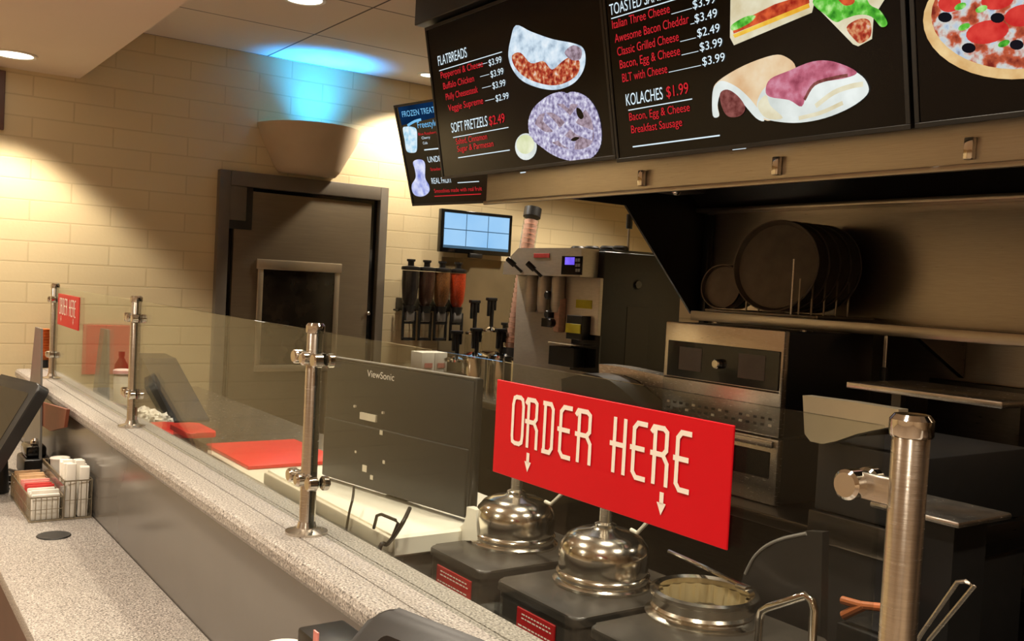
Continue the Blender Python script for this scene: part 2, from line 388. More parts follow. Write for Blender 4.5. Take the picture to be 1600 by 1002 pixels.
glab = ['clear guard glass pane at the far left, with the small red sign', 'clear guard glass pane in front of the red cutting board', 'clear guard glass pane carrying the large ORDER HERE sign']
for i in range(3):
    g = MB(); g.box(PX[i] + 0.026, PX[i + 1] - 0.030, PY - 0.0045, PY + 0.0045, 1.066, 1.484, 0.001, 1)
    go = tag(g.done('guard_glass', M['glass'], None, 0), glab[i], 'glass pane', 'clear panes of the glass guard')
    for x_ in ((PX[i] + 0.0250, PX[i + 1] - 0.0300) if i < 2 else (PX[i] + 0.0250,)): MB().box(x_, x_ + 0.0010, PY - 0.0045, PY + 0.0045, 1.066, 1.484).done('polished_edge', M['edge'], go, 0)

# ================================================================== SIGNS
def order_sign(x0, label):
    z0, z1, w_ = 1.316, 1.457, 0.475
    y = PY - 0.0048
    s = thing('order_sign', label, 'sign', (x0, y, z0), 'red ORDER HERE signs')
    MB().box(x0, x0 + w_, y - 0.003, y, z0, z1, 0.0008, 1).done('sign_board', M['signred'], s, 0)
    f = lambda p: Vector((x0 + p.x, y - 0.0042, z0 + p.y))
    glyph = {'O': [[(0, .15), (0.05, .03), (.3, 0), (.7, 0), (.95, .05), (1, .2), (1, .82), (.9, .96), (.7, 1), (.3, 1), (0.1, .97), (0, .82), (0, .15)]],
             'R': [[(.12, 0), (.12, 1)], [(-.12, .92), (.02, 1), (.7, 1), (.92, .94), (.92, .62), (.7, .53), (-.1, .53)], [(.7, .53), (1, .38), (1, 0)]],
             'D': [[(.12, 0), (.12, 1)], [(-.05, 1), (.72, 1), (.95, .9), (.95, .1), (.72, 0), (.0, 0)]],
             'E': [[(1, 1), (.35, 1), (.1, .9), (.1, .1), (.35, 0), (1, 0)], [(-.1, .54), (.85, .54)]],
             'H': [[(.1, 0), (.1, 1)], [(.95, 0), (.95, 1)], [(-.2, .52), (.95, .52)]]}
    word = [MB(), MB()]; h = 0.068; vb = 0.053
    U = lambda px, py: (on_y(px, py, 0.8252).x + 1.211)
    for ch, a, b, ym in (('O', 805, 821, 652), ('R', 827, 843, 660), ('D', 853, 868, 664), ('E', 878, 896, 668), ('R', 906, 927, 673),
                         ('H', 962, 981, 688), ('E', 992, 1013, 695), ('R', 1024, 1047, 705), ('E', 1060, 1082, 710)):
        ua, ub = U(a, ym), U(b, ym)
        for st in glyph[ch]:
            word[a > 940].stroke([(ua + q[0] * (ub - ua), vb + q[1] * h) for q in st], 0.0064, f)
    for tx in word: tx.done('lettering', M['print'], s, 0)
    for px, py in ((828, 722), (1037, 786)):
        u = U(px, py); ar = MB(); z = 0.018
        ar.poly([f(Vector(q)) for q in ((u - 0.0035, z + 0.026), (u - 0.0035, z + 0.011), (u + 0.0035, z + 0.011), (u + 0.0035, z + 0.026))])
        ar.poly([f(Vector(q)) for q in ((u - 0.008, z + 0.013), (u, z - 0.002), (u + 0.008, z + 0.013))])
        ar.done('arrow', M['print'], s, 0)
    return s
sg = order_sign(-1.211, 'large red ORDER HERE sign on the near glass pane')
dup(sg, (-4.83, PY - 0.0048, 1.316), 'small far red sign on the leftmost glass pane')

# ================================================================== MENU BOARDS
def board(label, O, ang, tilt, W, Hh):
    e = thing('menu_board', label, 'screen', O, 'menu screens hung over the kitchen')
    Uv = Vector((math.cos(ang), math.sin(ang), 0)); back = Vector((-math.sin(ang), math.cos(ang), 0))
    V = (Vector((0, 0, 1)) * math.cos(tilt) - back * math.sin(tilt)); N = Uv.cross(V)
    R = Matrix((Uv, V, N)).transposed(); e.rotation_euler = R.to_euler()
    h = MB(); h.box(0, W, 0, Hh, -0.06, -0.002, 0.004); h.done('housing', M['black'], e, 30, True)
    g = MB(); b = 0.012; g.box(0, W, 0, b, -0.002, 0.004, 0.001, 1); g.box(0, W, Hh - b, Hh, -0.002, 0.004, 0.001, 1)
    g.box(0, b, b, Hh - b, -0.002, 0.004, 0.001, 1); g.box(W - b, W, b, Hh - b, -0.002, 0.004, 0.001, 1); g.done('bezel', M['black'], e, 30, True)
    MB().box(b, W - b, b, Hh - b, -0.002, 0.0005).done('screen', M['scr'], e, 0, True)
    Ov = Vector(O)
    def P(px, py):
        d = ray(px, py); t = (Ov - CAM).dot(N) / d.dot(N); q = CAM + d * t - Ov
        return Vector((q.dot(Uv), q.dot(V)))
    return e, P
class Ink:
    def __init__(s, e, P): s.e, s.P, s.m = e, P, []
    def _g(s, k):
        m_ = MB(); s.m.append((k, m_)); return m_
    def fn(s, lv): return lambda p: Vector((p.x, p.y, 0.0012 + 0.0006 * lv))
    def text(s, k, body, a, b, hpx, lv=3):
        A = s.P(*a); B = s.P(*b); T = s.P(a[0] - hpx * 0.1, a[1] - hpx)
        s._g(k).text(body, s.fn(lv), A.x, B.x, (A.y + B.y) / 2, abs(T.y - A.y))
    def line(s, k, a, b, w=0.003, lv=2):
        A = s.P(*a); B = s.P(*b); v = (A.y + B.y) / 2
        s._g(k).stroke([(A.x, v), (B.x, v)], w, s.fn(lv))
    def poly(s, k, pts, lv=1): 
        Q = [s.P(*p) for p in pts]; f = s.fn(lv); s._g(k).poly([f(q) for q in smooth_poly(Q)])
    def sharp(s, k, pts, lv=1):
        f = s.fn(lv); s._g(k).poly([f(s.P(*p)) for p in pts])
    def oval(s, k, c, rx, ry, lv=2, n=24, rot=0.0):
        pts = []
        for i in range(n):
            t = 2 * PI * i / n; x = rx * math.cos(t); y = ry * math.sin(t)
            pts.append((c[0] + x * math.cos(rot) - y * math.sin(rot), c[1] + x * math.sin(rot) + y * math.cos(rot)))
        s.sharp(k, pts, lv)
    def stroke(s, k, pts, w, lv=2):
        Q = smooth_poly([s.P(*p) for p in pts], False); s._g(k).stroke([(q.x, q.y) for q in Q], w, s.fn(lv))
    def flush(s):
        for (nm, mk), mb in s.m: mb.done(nm, mk, s.e, 0, True)
def smooth_poly(Q, closed=True, sub=4):
    n = len(Q); out = []
    for i in range(n if closed else n - 1):
        p0 = Q[(i - 1) % n] if (closed or i > 0) else Q[i]; p1 = Q[i]; p2 = Q[(i + 1) % n]; p3 = Q[(i + 2) % n] if (closed or i + 2 < n) else p2
        for k in range(sub):
            t = k / sub
            out.append(0.5 * ((2 * p1) + (p2 - p0) * t + (2 * p0 - 5 * p1 + 4 * p2 - p3) * t * t + (3 * p1 - p0 - 3 * p2 + p3) * t ** 3))
    if not closed: out.append(Q[-1])
    return out
HEAD, ITEM, PRICE, RULE = ('heading_text', M['t_white']), ('item_text', M['t_red']), ('price_text', M['t_white']), ('rule_line', M['t_white'])
REDP = ('special_price_text', M['t_red'])
def fm(name, stops, scale, k=0.85, voro=False): return emat(name, stops, scale, k, voro=voro)
F_flour = fm('powdered crust', [(0.3, (150, 170, 190)), (0.5, (206, 224, 238)), (0.7, (236, 244, 250))], 26)
F_salt = fm('salted pretzel crust', [(0.28, (96, 86, 120)), (0.45, (160, 152, 186)), (0.6, (206, 202, 224)), (0.7, (236, 236, 246))], 70)
F_pret2 = fm('pretzel fold', [(0.3, (110, 88, 96)), (0.6, (176, 156, 170))], 60)
F_fill = fm('red stuffing', [(0.3, (110, 30, 24)), (0.48, (176, 66, 44)), (0.6, (214, 150, 104)), (0.72, (232, 210, 206))], 55)
F_dip = fm('pale dip', [(0.3, (206, 214, 160)), (0.7, (236, 238, 206))], 20)
F_bread = fm('light bread', [(0.3, (206, 190, 150)), (0.7, (236, 232, 206))], 14)
F_bun = fm('baked bun', [(0.3, (214, 168, 120)), (0.55, (232, 206, 168)), (0.75, (240, 234, 214))], 9)
F_white = fm('pale dough', [(0.3, (206, 212, 206)), (0.7, (238, 244, 240))], 12)
F_ham = fm('pink ham', [(0.3, (146, 66, 84)), (0.5, (190, 104, 124)), (0.7, (214, 150, 170))], 30)
F_saus = fm('sausage end', [(0.3, (96, 44, 40)), (0.7, (150, 90, 84))], 60)
F_tom = fm('tomato layer', [(0.35, (150, 36, 24)), (0.65, (220, 96, 54))], 40)
F_chz = fm('melted cheese', [(0.3, (226, 160, 40)), (0.7, (246, 214, 90))], 20)
F_green = fm('leaf lettuce', [(0.3, (40, 120, 30)), (0.5, (96, 190, 60)), (0.7, (190, 236, 150))], 40)
F_pizza = fm('pizza topping', [(0.3, (120, 40, 30)), (0.44, (190, 90, 60)), (0.54, (206, 206, 200)), (0.64, (180, 196, 214)), (0.74, (90, 60, 90))], 30)
F_crust = fm('pizza crust', [(0.3, (206, 160, 100)), (0.7, (236, 206, 150))], 20)
F_pepp = fm('pepperoni slice', [(0.3, (190, 34, 34)), (0.7, (220, 70, 60))], 30)
F_dark = fm('olive slice', [(0, (20, 18, 24)), (1, (40, 36, 44))], 10, 0.5)
F_cup = fm('drink cup', [(0.3, (120, 190, 226)), (0.5, (206, 232, 246)), (0.7, (240, 248, 252))], 30)
F_cup2 = fm('frozen drink', [(0.3, (130, 140, 216)), (0.55, (206, 212, 246)), (0.75, (240, 240, 252))], 24)

TILT = math.radians(11)
ZB = 2.005
# flatbread / pretzel board
e, P = board('menu screen second from left, with the pretzel picture', (-3.415, 2.0, ZB + 0.012), 0, TILT, 1.075, 0.60)
I = Ink(e, P)
I.text(HEAD, 'FLATBREADS', (686, 101), (731, 91), 15); I.line(RULE, (687, 109), (785, 83))
for tx_, a, b in (('Pepperoni & Cheese', (690, 121), (756, 106)), ('Buffalo Chicken', (694, 139), (742, 128)), ('Philly Cheesesteak', (698, 156), (748, 145)), ('Veggie Supreme', (702, 174), (756, 162))):
    I.text(ITEM, tx_, a, b, 10)
for y_, x_, tx_ in ((103, 765, '$3.99'), (121, 768, '$3.99'), (139, 771, '$3.99'), (159, 776, '$2.99')):
    I.text(PRICE, tx_, (x_, y_), (x_ + 20, y_ - 5), 10); I.line(RULE, (x_ - 17, y_ - 1), (x_ - 3, y_ - 5), 0.0018)
I.text(HEAD, 'SOFT PRETZELS', (707, 208), (763, 196), 15); I.text(REDP, '$2.49', (766, 196), (790, 191), 14)
I.line(RULE, (709, 215), (795, 199)); I.text(ITEM, 'Salted, Cinnamon', (714, 227), (762, 216), 9); I.text(ITEM, 'Sugar & Parmesan', (716, 238), (772, 228), 9)
I.line(('small_print', M['t_white']), (717, 247), (797, 234), 0.0035); I.line(('maker_mark', M['t_white']), (814, 270), (822, 269), 0.004)
q2 = lambda pts: [(600 + x / 3.037, y / 3.037) for x, y in pts]
I.poly(('flatbread_picture', F_flour), q2([(628, 120), (700, 150), (800, 185), (900, 205), (948, 230), (958, 290), (940, 350), (895, 400), (820, 426), (740, 418), (660, 385), (612, 330), (592, 265), (602, 190)]))
I.poly(('flatbread_filling', F_fill), q2([(610, 265), (650, 250), (700, 300), (760, 290), (800, 330), (850, 290), (890, 270), (930, 290), (925, 345), (880, 385), (815, 405), (745, 396), (670, 365), (622, 315)]), 2)
I.poly(('flatbread_fold', F_pret2), q2([(860, 250), (900, 215), (940, 235), (935, 280), (895, 285)]), 3)
I.poly(('pretzel_picture', F_pret2), q2([(690, 600), (705, 540), (750, 490), (800, 460), (850, 452), (880, 458), (930, 456), (975, 490), (1010, 545), (1025, 620), (1022, 685), (990, 730), (930, 750), (860, 742), (800, 718), (760, 690), (722, 676), (700, 645)]))
for st in ([(700, 640), (695, 585), (712, 535), (750, 495), (800, 464), (850, 455), (880, 475)], [(870, 470), (895, 455), (935, 462), (975, 490), (1008, 545), (1024, 620), (1020, 685), (988, 730), (930, 748), (860, 740), (800, 715), (750, 680), (705, 645)]):
    I.stroke(('pretzel_ring', F_salt), q2([(855 + (x - 855) * 0.95, 595 + (y - 595) * 0.93) for x, y in st]), 0.038, 2)
for st in ([(735, 520), (800, 510), (860, 550), (915, 610), (985, 640)], [(720, 615), (770, 650), (830, 640), (880, 590), (925, 530), (955, 490)], [(770, 560), (810, 600), (850, 660), (900, 690)]):
    I.stroke(('pretzel_strand', F_salt), q2(st), 0.034, 3)
I.poly(('pretzel_hole', M['scr']), q2([(918, 512), (938, 520), (952, 552), (938, 566), (920, 545)]), 4)
I.poly(('pretzel_hole', M['scr']), q2([(890, 664), (910, 650), (932, 654), (908, 670)]), 4)
I.oval(('dip_cup_rim', F_white), (600 + 676 / 3.037, 696 / 3.037), 17, 21, 2); I.oval(('dip_picture', F_dip), (600 + 674 / 3.037, 685 / 3.037), 14, 15, 3)
I.flush()
# sandwich / kolache board
e, P = board('menu screen third from left, with sandwiches and the priced list', (-2.335, 2.0, ZB), 0, TILT, 1.02, 0.60)
I = Ink(e, P)
I.text(HEAD, 'TOASTED SANDWICHES', (954, 22), (1088, -14), 17); I.line(RULE, (956, 27), (1084, -7))
for tx_, a, b in (('Italian Three Cheese', (958, 44), (1048, 21)), ('Awesome Bacon Cheddar', (962, 65), (1078, 38)), ('Classic Grilled Cheese', (966, 86), (1062, 65)), ('Bacon, Egg & Cheese', (970, 107), (1064, 86)), ('BLT with Cheese', (974, 129), (1044, 113))):
    I.text(ITEM, tx_, a, b, 13)
for tx_, x_, y_ in (('$3.99', 1084, 13), ('$3.49', 1087, 35), ('$2.49', 1091, 58), ('$3.99', 1095, 80), ('$3.99', 1099, 103)):
    I.text(PRICE, tx_, (x_, y_), (x_ + 35, y_ - 8), 13)
for a, b in (((1050, 21), (1082, 14)), ((1080, 38), (1086, 36)), ((1064, 65), (1088, 59)), ((1066, 86), (1092, 80)), ((1046, 113), (1096, 102))):
    I.line(RULE, a, b, 0.0018)
I.text(HEAD, 'KOLACHES', (980, 166), (1037, 154), 18); I.text(REDP, '$1.99', (1043, 153), (1077, 145), 17)
I.line(RULE, (983, 172), (1082, 155)); I.text(ITEM, 'Bacon, Egg & Cheese', (985, 191), (1079, 171), 12); I.text(ITEM, 'Breakfast Sausage', (988, 210), (1067, 195), 12)
I.line(('small_print', M['t_white']), (990, 230), (1125, 211), 0.004); I.line(('maker_mark', M['t_white']), (1146, 233), (1166, 231), 0.005)
q3 = lambda pts: [(1080 + x / 3.037, y / 3.037) for x, y in pts]
I.sharp(('sandwich_bread', F_bread), q3([(190, -120), (420, -160), (600, -40), (575, 60), (205, 215), (186, 178)]), 1)
I.sharp(('sandwich_cheese', F_chz), q3([(200, 165), (560, 12), (566, 36), (210, 180)]), 2)
I.sharp(('sandwich_tomato', F_tom), q3([(200, 140), (300, 70), (400, 20), (560, -30), (565, 14), (205, 160)]), 3)
I.poly(('sandwich_lettuce', F_green), q3([(195, 120), (260, 80), (310, 75), (280, 110), (205, 145)]), 4)
I.sharp(('sandwich_bread', F_bread), q3([(545, -20), (600, -80), (850, -100), (925, -10), (868, 80), (860, 185), (795, 220), (770, 210)]), 1)
I.poly(('sandwich_filling', F_fill), q3([(740, 130), (800, 90), (850, 100), (855, 170), (810, 205), (780, 190)]), 2)
I.poly(('sandwich_lettuce', F_green), q3([(580, 10), (640, -60), (800, -60), (850, 20), (900, 50), (935, 110), (905, 128), (860, 80), (800, 70), (730, 90), (690, 105), (640, 70)]), 3)
I.poly(('sandwich_tomato', F_tom), q3([(690, -30), (760, -50), (780, 10), (730, 25)]), 4)
I.poly(('kolache_bun', F_bun), q3([(105, 548), (104, 440), (130, 385), (250, 312), (390, 262), (455, 272), (498, 320), (480, 420), (400, 560), (330, 560), (250, 480), (190, 430), (140, 440), (128, 500), (135, 550)]), 1)
I.poly(('kolache_bun_edge', F_white), q3([(105, 548), (104, 440), (125, 395), (160, 385), (230, 420), (300, 490), (350, 570), (310, 560), (240, 480), (190, 430), (145, 440), (128, 500), (135, 550)]), 2)
I.poly(('kolache_sausage', F_saus), q3([(140, 445), (175, 425), (225, 455), (260, 510), (235, 550), (180, 553), (150, 510)]), 3)
I.poly(('kolache_dough', F_white), q3([(318, 480), (350, 420), (420, 370), (560, 310), (700, 310), (800, 350), (842, 400), (838, 450), (760, 510), (640, 560), (520, 582), (420, 578), (350, 560), (322, 520)]), 4)
I.poly(('kolache_ham', F_ham), q3([(358, 430), (380, 375), (470, 335), (580, 292), (680, 292), (790, 340), (740, 370), (630, 390), (560, 430), (530, 505), (470, 475), (380, 460)]), 5)
I.stroke(('ham_fold', F_saus), q3([(545, 470), (590, 400), (680, 370), (745, 358)]), 0.008, 6)
I.stroke(('dough_fold', F_bread), q3([(600, 500), (680, 440), (760, 410), (815, 400)]), 0.012, 5)
I.stroke(('dough_fold', F_bread), q3([(520, 560), (620, 535), (720, 490)]), 0.010, 5)
I.poly(('kolache_egg', F_bread), q3([(320, 500), (360, 450), (380, 500), (440, 560), (360, 560)]), 5)
I.flush()
# pizza board
e, P = board('menu screen at the right edge, with the pizza picture', (-1.305, 2.0, ZB), 0, TILT, 1.02, 0.60)
I = Ink(e, P)
I.oval(('pizza_crust', F_crust), (1582, 32), 139, 92, 1, 40); I.oval(('pizza_picture', F_pizza), (1586, 24), 130, 84, 2, 40)
for cx, cy, rx, ry in ((1544, 50, 34, 18), (1600, 24, 30, 17), (1560, 0, 26, 15), (1640, 60, 30, 18), (1485, 5, 18, 14)): I.oval(('pizza_pepperoni', F_pepp), (cx, cy), rx, ry, 3, 20, -0.2)
for cx, cy in ((1478, 27), (1560, 28), (1515, 75), (1590, 70), (1600, -10)): I.oval(('pizza_olive', F_dark), (cx, cy), 11, 8, 4, 14)
for cx, cy in ((1570, 68), (1508, 42), (1535, 14), (1502, 10)): I.oval(('pizza_pepper', F_green), (cx, cy), 10, 5, 4, 12, -0.4)
I.text(HEAD, 'PIZZA', (1640, 40), (1700, 30), 17)
I.flush()
# small angled drinks board beyond
ang = math.radians(8.7); A0 = on_y(645, 322, 2.36)
e, P = board('leftmost menu screen, lowest and farthest, with blue drink cups', A0, ang, math.radians(17), 0.9, 0.502)
I = Ink(e, P); q0 = lambda pts: [(600 + x / 5.008, 130 + y / 5.01) for x, y in pts]
I.sharp(('blue_header', emat('blue header glow', [(0.3, (6, 22, 44)), (0.7, (14, 44, 82))], 6, 0.9)), q0([(110, 190), (800, 40), (830, 170), (140, 330)]), 0)
T0 = lambda a: (600 + a[0] / 5.008, 130 + a[1] / 5.01)
I.text(('heading_text', M['t_blue']), 'FROZEN TREATS', T0((150, 270)), T0((420, 222)), 9); I.text(('script_text', M['t_blue']), 'Freestyle', T0((270, 355)), T0((420, 330)), 10)
I.stroke(('swirl', M['t_blue']), q0([(190, 330), (240, 300), (290, 285)]), 0.012, 2)
I.poly(('cup_picture', F_cup), q0([(150, 355), (175, 340), (225, 342), (258, 365), (262, 450), (258, 530), (225, 545), (180, 530), (165, 450)]), 2)
I.poly(('drink_picture', F_cup2), q0([(230, 620), (260, 598), (305, 602), (325, 640), (325, 740), (355, 800), (355, 850), (310, 885), (250, 880), (222, 840), (222, 790), (250, 740), (245, 680)]), 2)
for a, b, tx_ in (((275, 415), (420, 385), 'Blue Raspberry'), ((300, 440), (365, 430), 'Cherry'), ((310, 480), (345, 474), 'Cola')): I.text(ITEM if 'Blue' in tx_ else PRICE, tx_, T0(a), T0(b), 4)
I.line(RULE, T0((320, 525)), T0((475, 503)), 0.006)
I.text(PRICE, 'UNDER 3', T0((350, 622)), T0((505, 605)), 9); I.text(ITEM, 'Strawberry, Mango', T0((370, 690)), T0((540, 670)), 5)
I.text(PRICE, 'REAL FRUIT', T0((380, 790)), T0((535, 775)), 9)
I.line(RULE, T0((580, 780)), T0((745, 768)), 0.004); I.text(ITEM, 'Smoothies made with real fruit', T0((400, 862)), T0((770, 835)), 6); I.line(ITEM, T0((400, 890)), T0((760, 862)), 0.004)
I.flush()
# black casing above the boards, hood
v = MB(); v.box(-3.46, 1.2, 1.86, 2.16, 2.618, 2.879, 0.004)
tag(v.done('menu_valance', M['black'], None, 0), 'black box valance between the menu screens and the ceiling', 'valance')
hood = thing('exhaust_hood', 'stainless exhaust hood with dark underside behind the menu screens', 'hood', (-1.0, 2.6, 1.92))
bd = MB(); bd.box(-3.20, 1.2, 2.075, 2.10, 1.918, 2.30, 0.003); bd.box(-3.20, 1.2, 2.062, 2.076, 1.912, 1.926, 0.002); bd.done('front_band', M['steel_h'], hood)
for px in (1005, 1215, 1515):
    x = on_y(px, 258, 2.07).x; MB().box(x - 0.011, x + 0.011, 2.058, 2.075, 1.935, 1.985, 0.003).done('clip', M['chrome'], hood)
ep = MB(); ya = 2.12
xh = -3.245
pts = [(2.10, 2.5), (on_x(846, 305, xh).y, on_x(846, 305, xh).z), (on_x(978, 321, xh).y, on_x(978, 321, xh).z), (on_x(1080, 490, xh).y, on_x(1080, 490, xh).z), (YK - 0.004, on_x(1080, 490, xh).z - 0.03), (YK - 0.004, 2.5)]
ep.prism(pts, lambda p, d: Vector((d, p[0], p[1])), xh - 0.012, xh); ep.done('end_panel', M['charcoal'], hood, 0)
MB().box(-3.24, 1.2, 2.10, YK - 0.004, 2.45, 2.47).done('hood_roof', M['steel_dark'], hood, 0)
ft = MB()
ft.prism([(3.30, 2.0), (3.325, 2.0), (2.80, 2.44), (2.77, 2.44)], lambda p, d: Vector((d, p[0], p[1])), -3.23, 1.2); ft.done('filter_bank', M['black'], hood, 0)
MB().box(-3.23, 1.2, 3.26, 3.352, 1.985, 2.005, 0.003).done('grease_rail', M['steel_h'], hood)
MB().box(-3.235, -3.20, YK - 0.035, YK - 0.003, 1.40, 1.98, 0.003).done('corner_strip', M['black'], hood)
hl = on_y(1062, 312, 2.6)
lf = MB(); lf.box(hl.x - 0.10, hl.x + 0.06, 2.55, 2.68, 1.985, 2.04, 0.01); lt = lf.done('hood_lamp', M['charcoal'], hood)
MB().ball((hl.x, 2.58, 1.99), 0.018).done('lamp_bulb', M['chrome'], lt)

# ================================================================== DOWNLIGHTS AND SCONCE
def downlight(x, y, z, label, r=0.085):
    d = thing('recessed_light', label, 'ceiling light', (x, y, z), 'round recessed ceiling lights')
    MB().lathe([(r, 0.0), (r + 0.018, 0.0), (r + 0.018, -0.006), (r + 0.012, -0.009), (r, -0.006), (r, 0.0)], (x, y, z), 32, cap=False).done('trim_ring', M['white'], d)
    MB().lathe([(0.0, -0.004), (r - 0.001, -0.004), (r - 0.001, -0.001)], (x, y, z), 32, cap=False).done('diffuser', M['lens'], d, 0)
def lamp(x, y, z, power, col=(1.0, 0.80, 0.52), size=75, blend=0.5, r=0.05, aim=None):
    l = bpy.data.lights.new('downlight_lamp', 'SPOT'); l.energy = power; l.color = col; l.spot_size = math.radians(size); l.spot_blend = blend; l.shadow_soft_size = r * 1.6
    o = bpy.data.objects.new('downlight_lamp', l); o.location = (x, y, z - 0.02)
    if aim: o.rotation_euler = (Vector(aim) - Vector((x, y, z))).to_track_quat('-Z', 'Y').to_euler()
    COL.objects.link(o)
d1 = on_z(22, 85, 2.578); d2 = on_z(475, -2, 2.878); d3 = on_z(670, 117, 2.878)
downlight(d1.x, d1.y, 2.58, 'recessed light in the low soffit at the upper left')
downlight(d2.x, d2.y, 2.88, 'recessed light in the tiled ceiling at the top edge, left of the menu screens')
downlight(d3.x, d3.y, 2.88, 'small bright recessed light far off, just beside the menu screen edge', 0.05)
bowl = thing('wall_sconce', 'beige half bowl wall sconce glowing blue above the steel door', 'wall light', (XW, 2.33, 2.2))
bz = 2.205
def half_bowl(prof, sy, sx, yc):
    vs = []; n = 24; mb = MB()
    for r, z in prof:
        for k in range(n + 1):
            a = -PI / 2 + PI * k / n; vs.append(Vector((XW + 0.002 + sx * r * math.cos(a), yc + sy * r * math.sin(a), z)))
    fs = [(i * (n + 1) + k, i * (n + 1) + k + 1, (i + 1) * (n + 1) + k + 1, (i + 1) * (n + 1) + k) for i in range(len(prof) - 1) for k in range(n)]
    mb._add(vs, fs); return mb
YC = 2.315
prof = [(0.0, bz), (0.55, bz), (0.63, bz + 0.03), (0.78, bz + 0.12), (0.93, bz + 0.21), (1.0, bz + 0.28), (0.97, bz + 0.28), (0.90, bz + 0.21), (0.75, bz + 0.12), (0.57, bz + 0.035), (0.48, bz + 0.008), (0.0, bz + 0.008)]
half_bowl(prof, 0.318, 0.345, YC).done('bowl', M['plaster'], bowl, 50)
MB().box(XW + 0.05, XW + 0.12, YC - 0.10, YC + 0.10, bz + 0.04, bz + 0.09, 0.01).done('blue_tube', emat('blue lamp tube', [(0, (60, 180, 255)), (1, (90, 200, 255))], 4, 6.0), bowl)
l = bpy.data.lights.new('sconce_lamp', 'AREA'); l.energy = 6.5; l.color = (0.02, 0.34, 1.0); l.shape = 'RECTANGLE'; l.size = 0.10; l.size_y = 0.24; l.spread = math.radians(75)
o = bpy.data.objects.new('sconce_lamp', l); o.location = (XW + 0.13, YC + 0.03, bz + 0.15); o.rotation_euler = (PI, 0, 0); COL.objects.link(o)
WARM = (1.0, 0.87, 0.70)
lamp(d1.x, d1.y, 2.58, 115, WARM, 100, 0.35)
lamp(d2.x, d2.y, 2.88, 70, WARM, 90)
lamp(d3.x, d3.y, 2.88, 105, WARM, 120, 0.3)
lamp(-4.6, 4.1, 2.88, 130, WARM, 120)
for x in (-3.7, -2.2, -0.7, 0.9): lamp(x, 0.35, 2.58, 75, WARM, 120)
for x in (-2.9, -1.5, -0.1): lamp(x, 1.45, 2.88, 110, WARM, 110)
lamp(-0.4, 2.7, 2.40, 9, (1.0, 0.86, 0.68), 150, 0.6)  # dim unseen lamp added inside the hood to brighten pans and back wall
for x in (-4.5, -2.0, 0.8, 3.0):
    for y in (-1.3, -3.2): lamp(x, y, 2.58, 105, WARM, 150)

# ================================================================== ITEMS ON THE BLOCK WALL
m = thing('order_monitor', 'small wall monitor showing six light blue order tiles', 'monitor', (XW, 3.56, 1.8))
ma, mb_ = on_x(690, 330, XW + 0.09), on_x(798, 403, XW + 0.09); z0, z1 = 1.80, 2.085; y0, y1 = ma.y, mb_.y
MB().box(XW + 0.05, XW + 0.09, y0, y1, z0, z1, 0.006).done('housing', M['black_gloss'], m)
MB().box(XW + 0.001, XW + 0.06, (y0 + y1) / 2 - 0.06, (y0 + y1) / 2 + 0.06, z0 + 0.08, z0 + 0.2).done('wall_mount', M['black'], m, 0)
MB().box(XW + 0.06, XW + 0.095, (y0 + y1) / 2 - 0.05, (y0 + y1) / 2 + 0.05, z0 - 0.025, z0 + 0.004, 0.004).done('foot', M['black'], m)
sy0, sy1, sz0, sz1 = y0 + 0.024, y1 - 0.024, z0 + 0.03, z1 - 0.02
MB().box(XW + 0.0895, XW + 0.0905, sy0, sy1, sz0, sz1).done('screen', mat('blue grey screen grid', (70, 110, 150), 0.2), m, 0)
for i in range(3):
    for j in range(2):
        w_ = (sy1 - sy0) / 3; h_ = (sz1 - sz0 - 0.015) / 2
        MB().box(XW + 0.0905, XW + 0.0912, sy0 + i * w_ + 0.003, sy0 + (i + 1) * w_ - 0.003, sz0 + 0.015 + j * h_ + 0.003, sz0 + 0.015 + (j + 1) * h_ - 0.003).done('order_tile', M['kds'], m, 0)
sp = MB(); sp.box(XW + 0.001, XW + 0.006, on_x(688, 450, XW).y, on_x(800, 450, XW).y + 0.2, 0.941, 1.77, 0.001, 1)
tag(sp.done('splash_panel', mat('semi gloss splash sheet', (150, 134, 104), 0.18, 0.4, var=0.12, scale=4), None, 0), 'shiny tan splash sheet on the wall below the monitor', 'wall panel')
candy = [('candy_black', 'black', 'candy dispenser filled black, leftmost of the wall row'), ('candy_brown', 'brown', 'candy dispenser filled dark brown, second of the wall row'),
         ('candy_tan', 'tan', 'candy dispenser filled tan brown, third of the wall row'), ('candy_red', 'red', 'candy dispenser filled orange red, rightmost of the wall row')]
cx = XW + 0.13
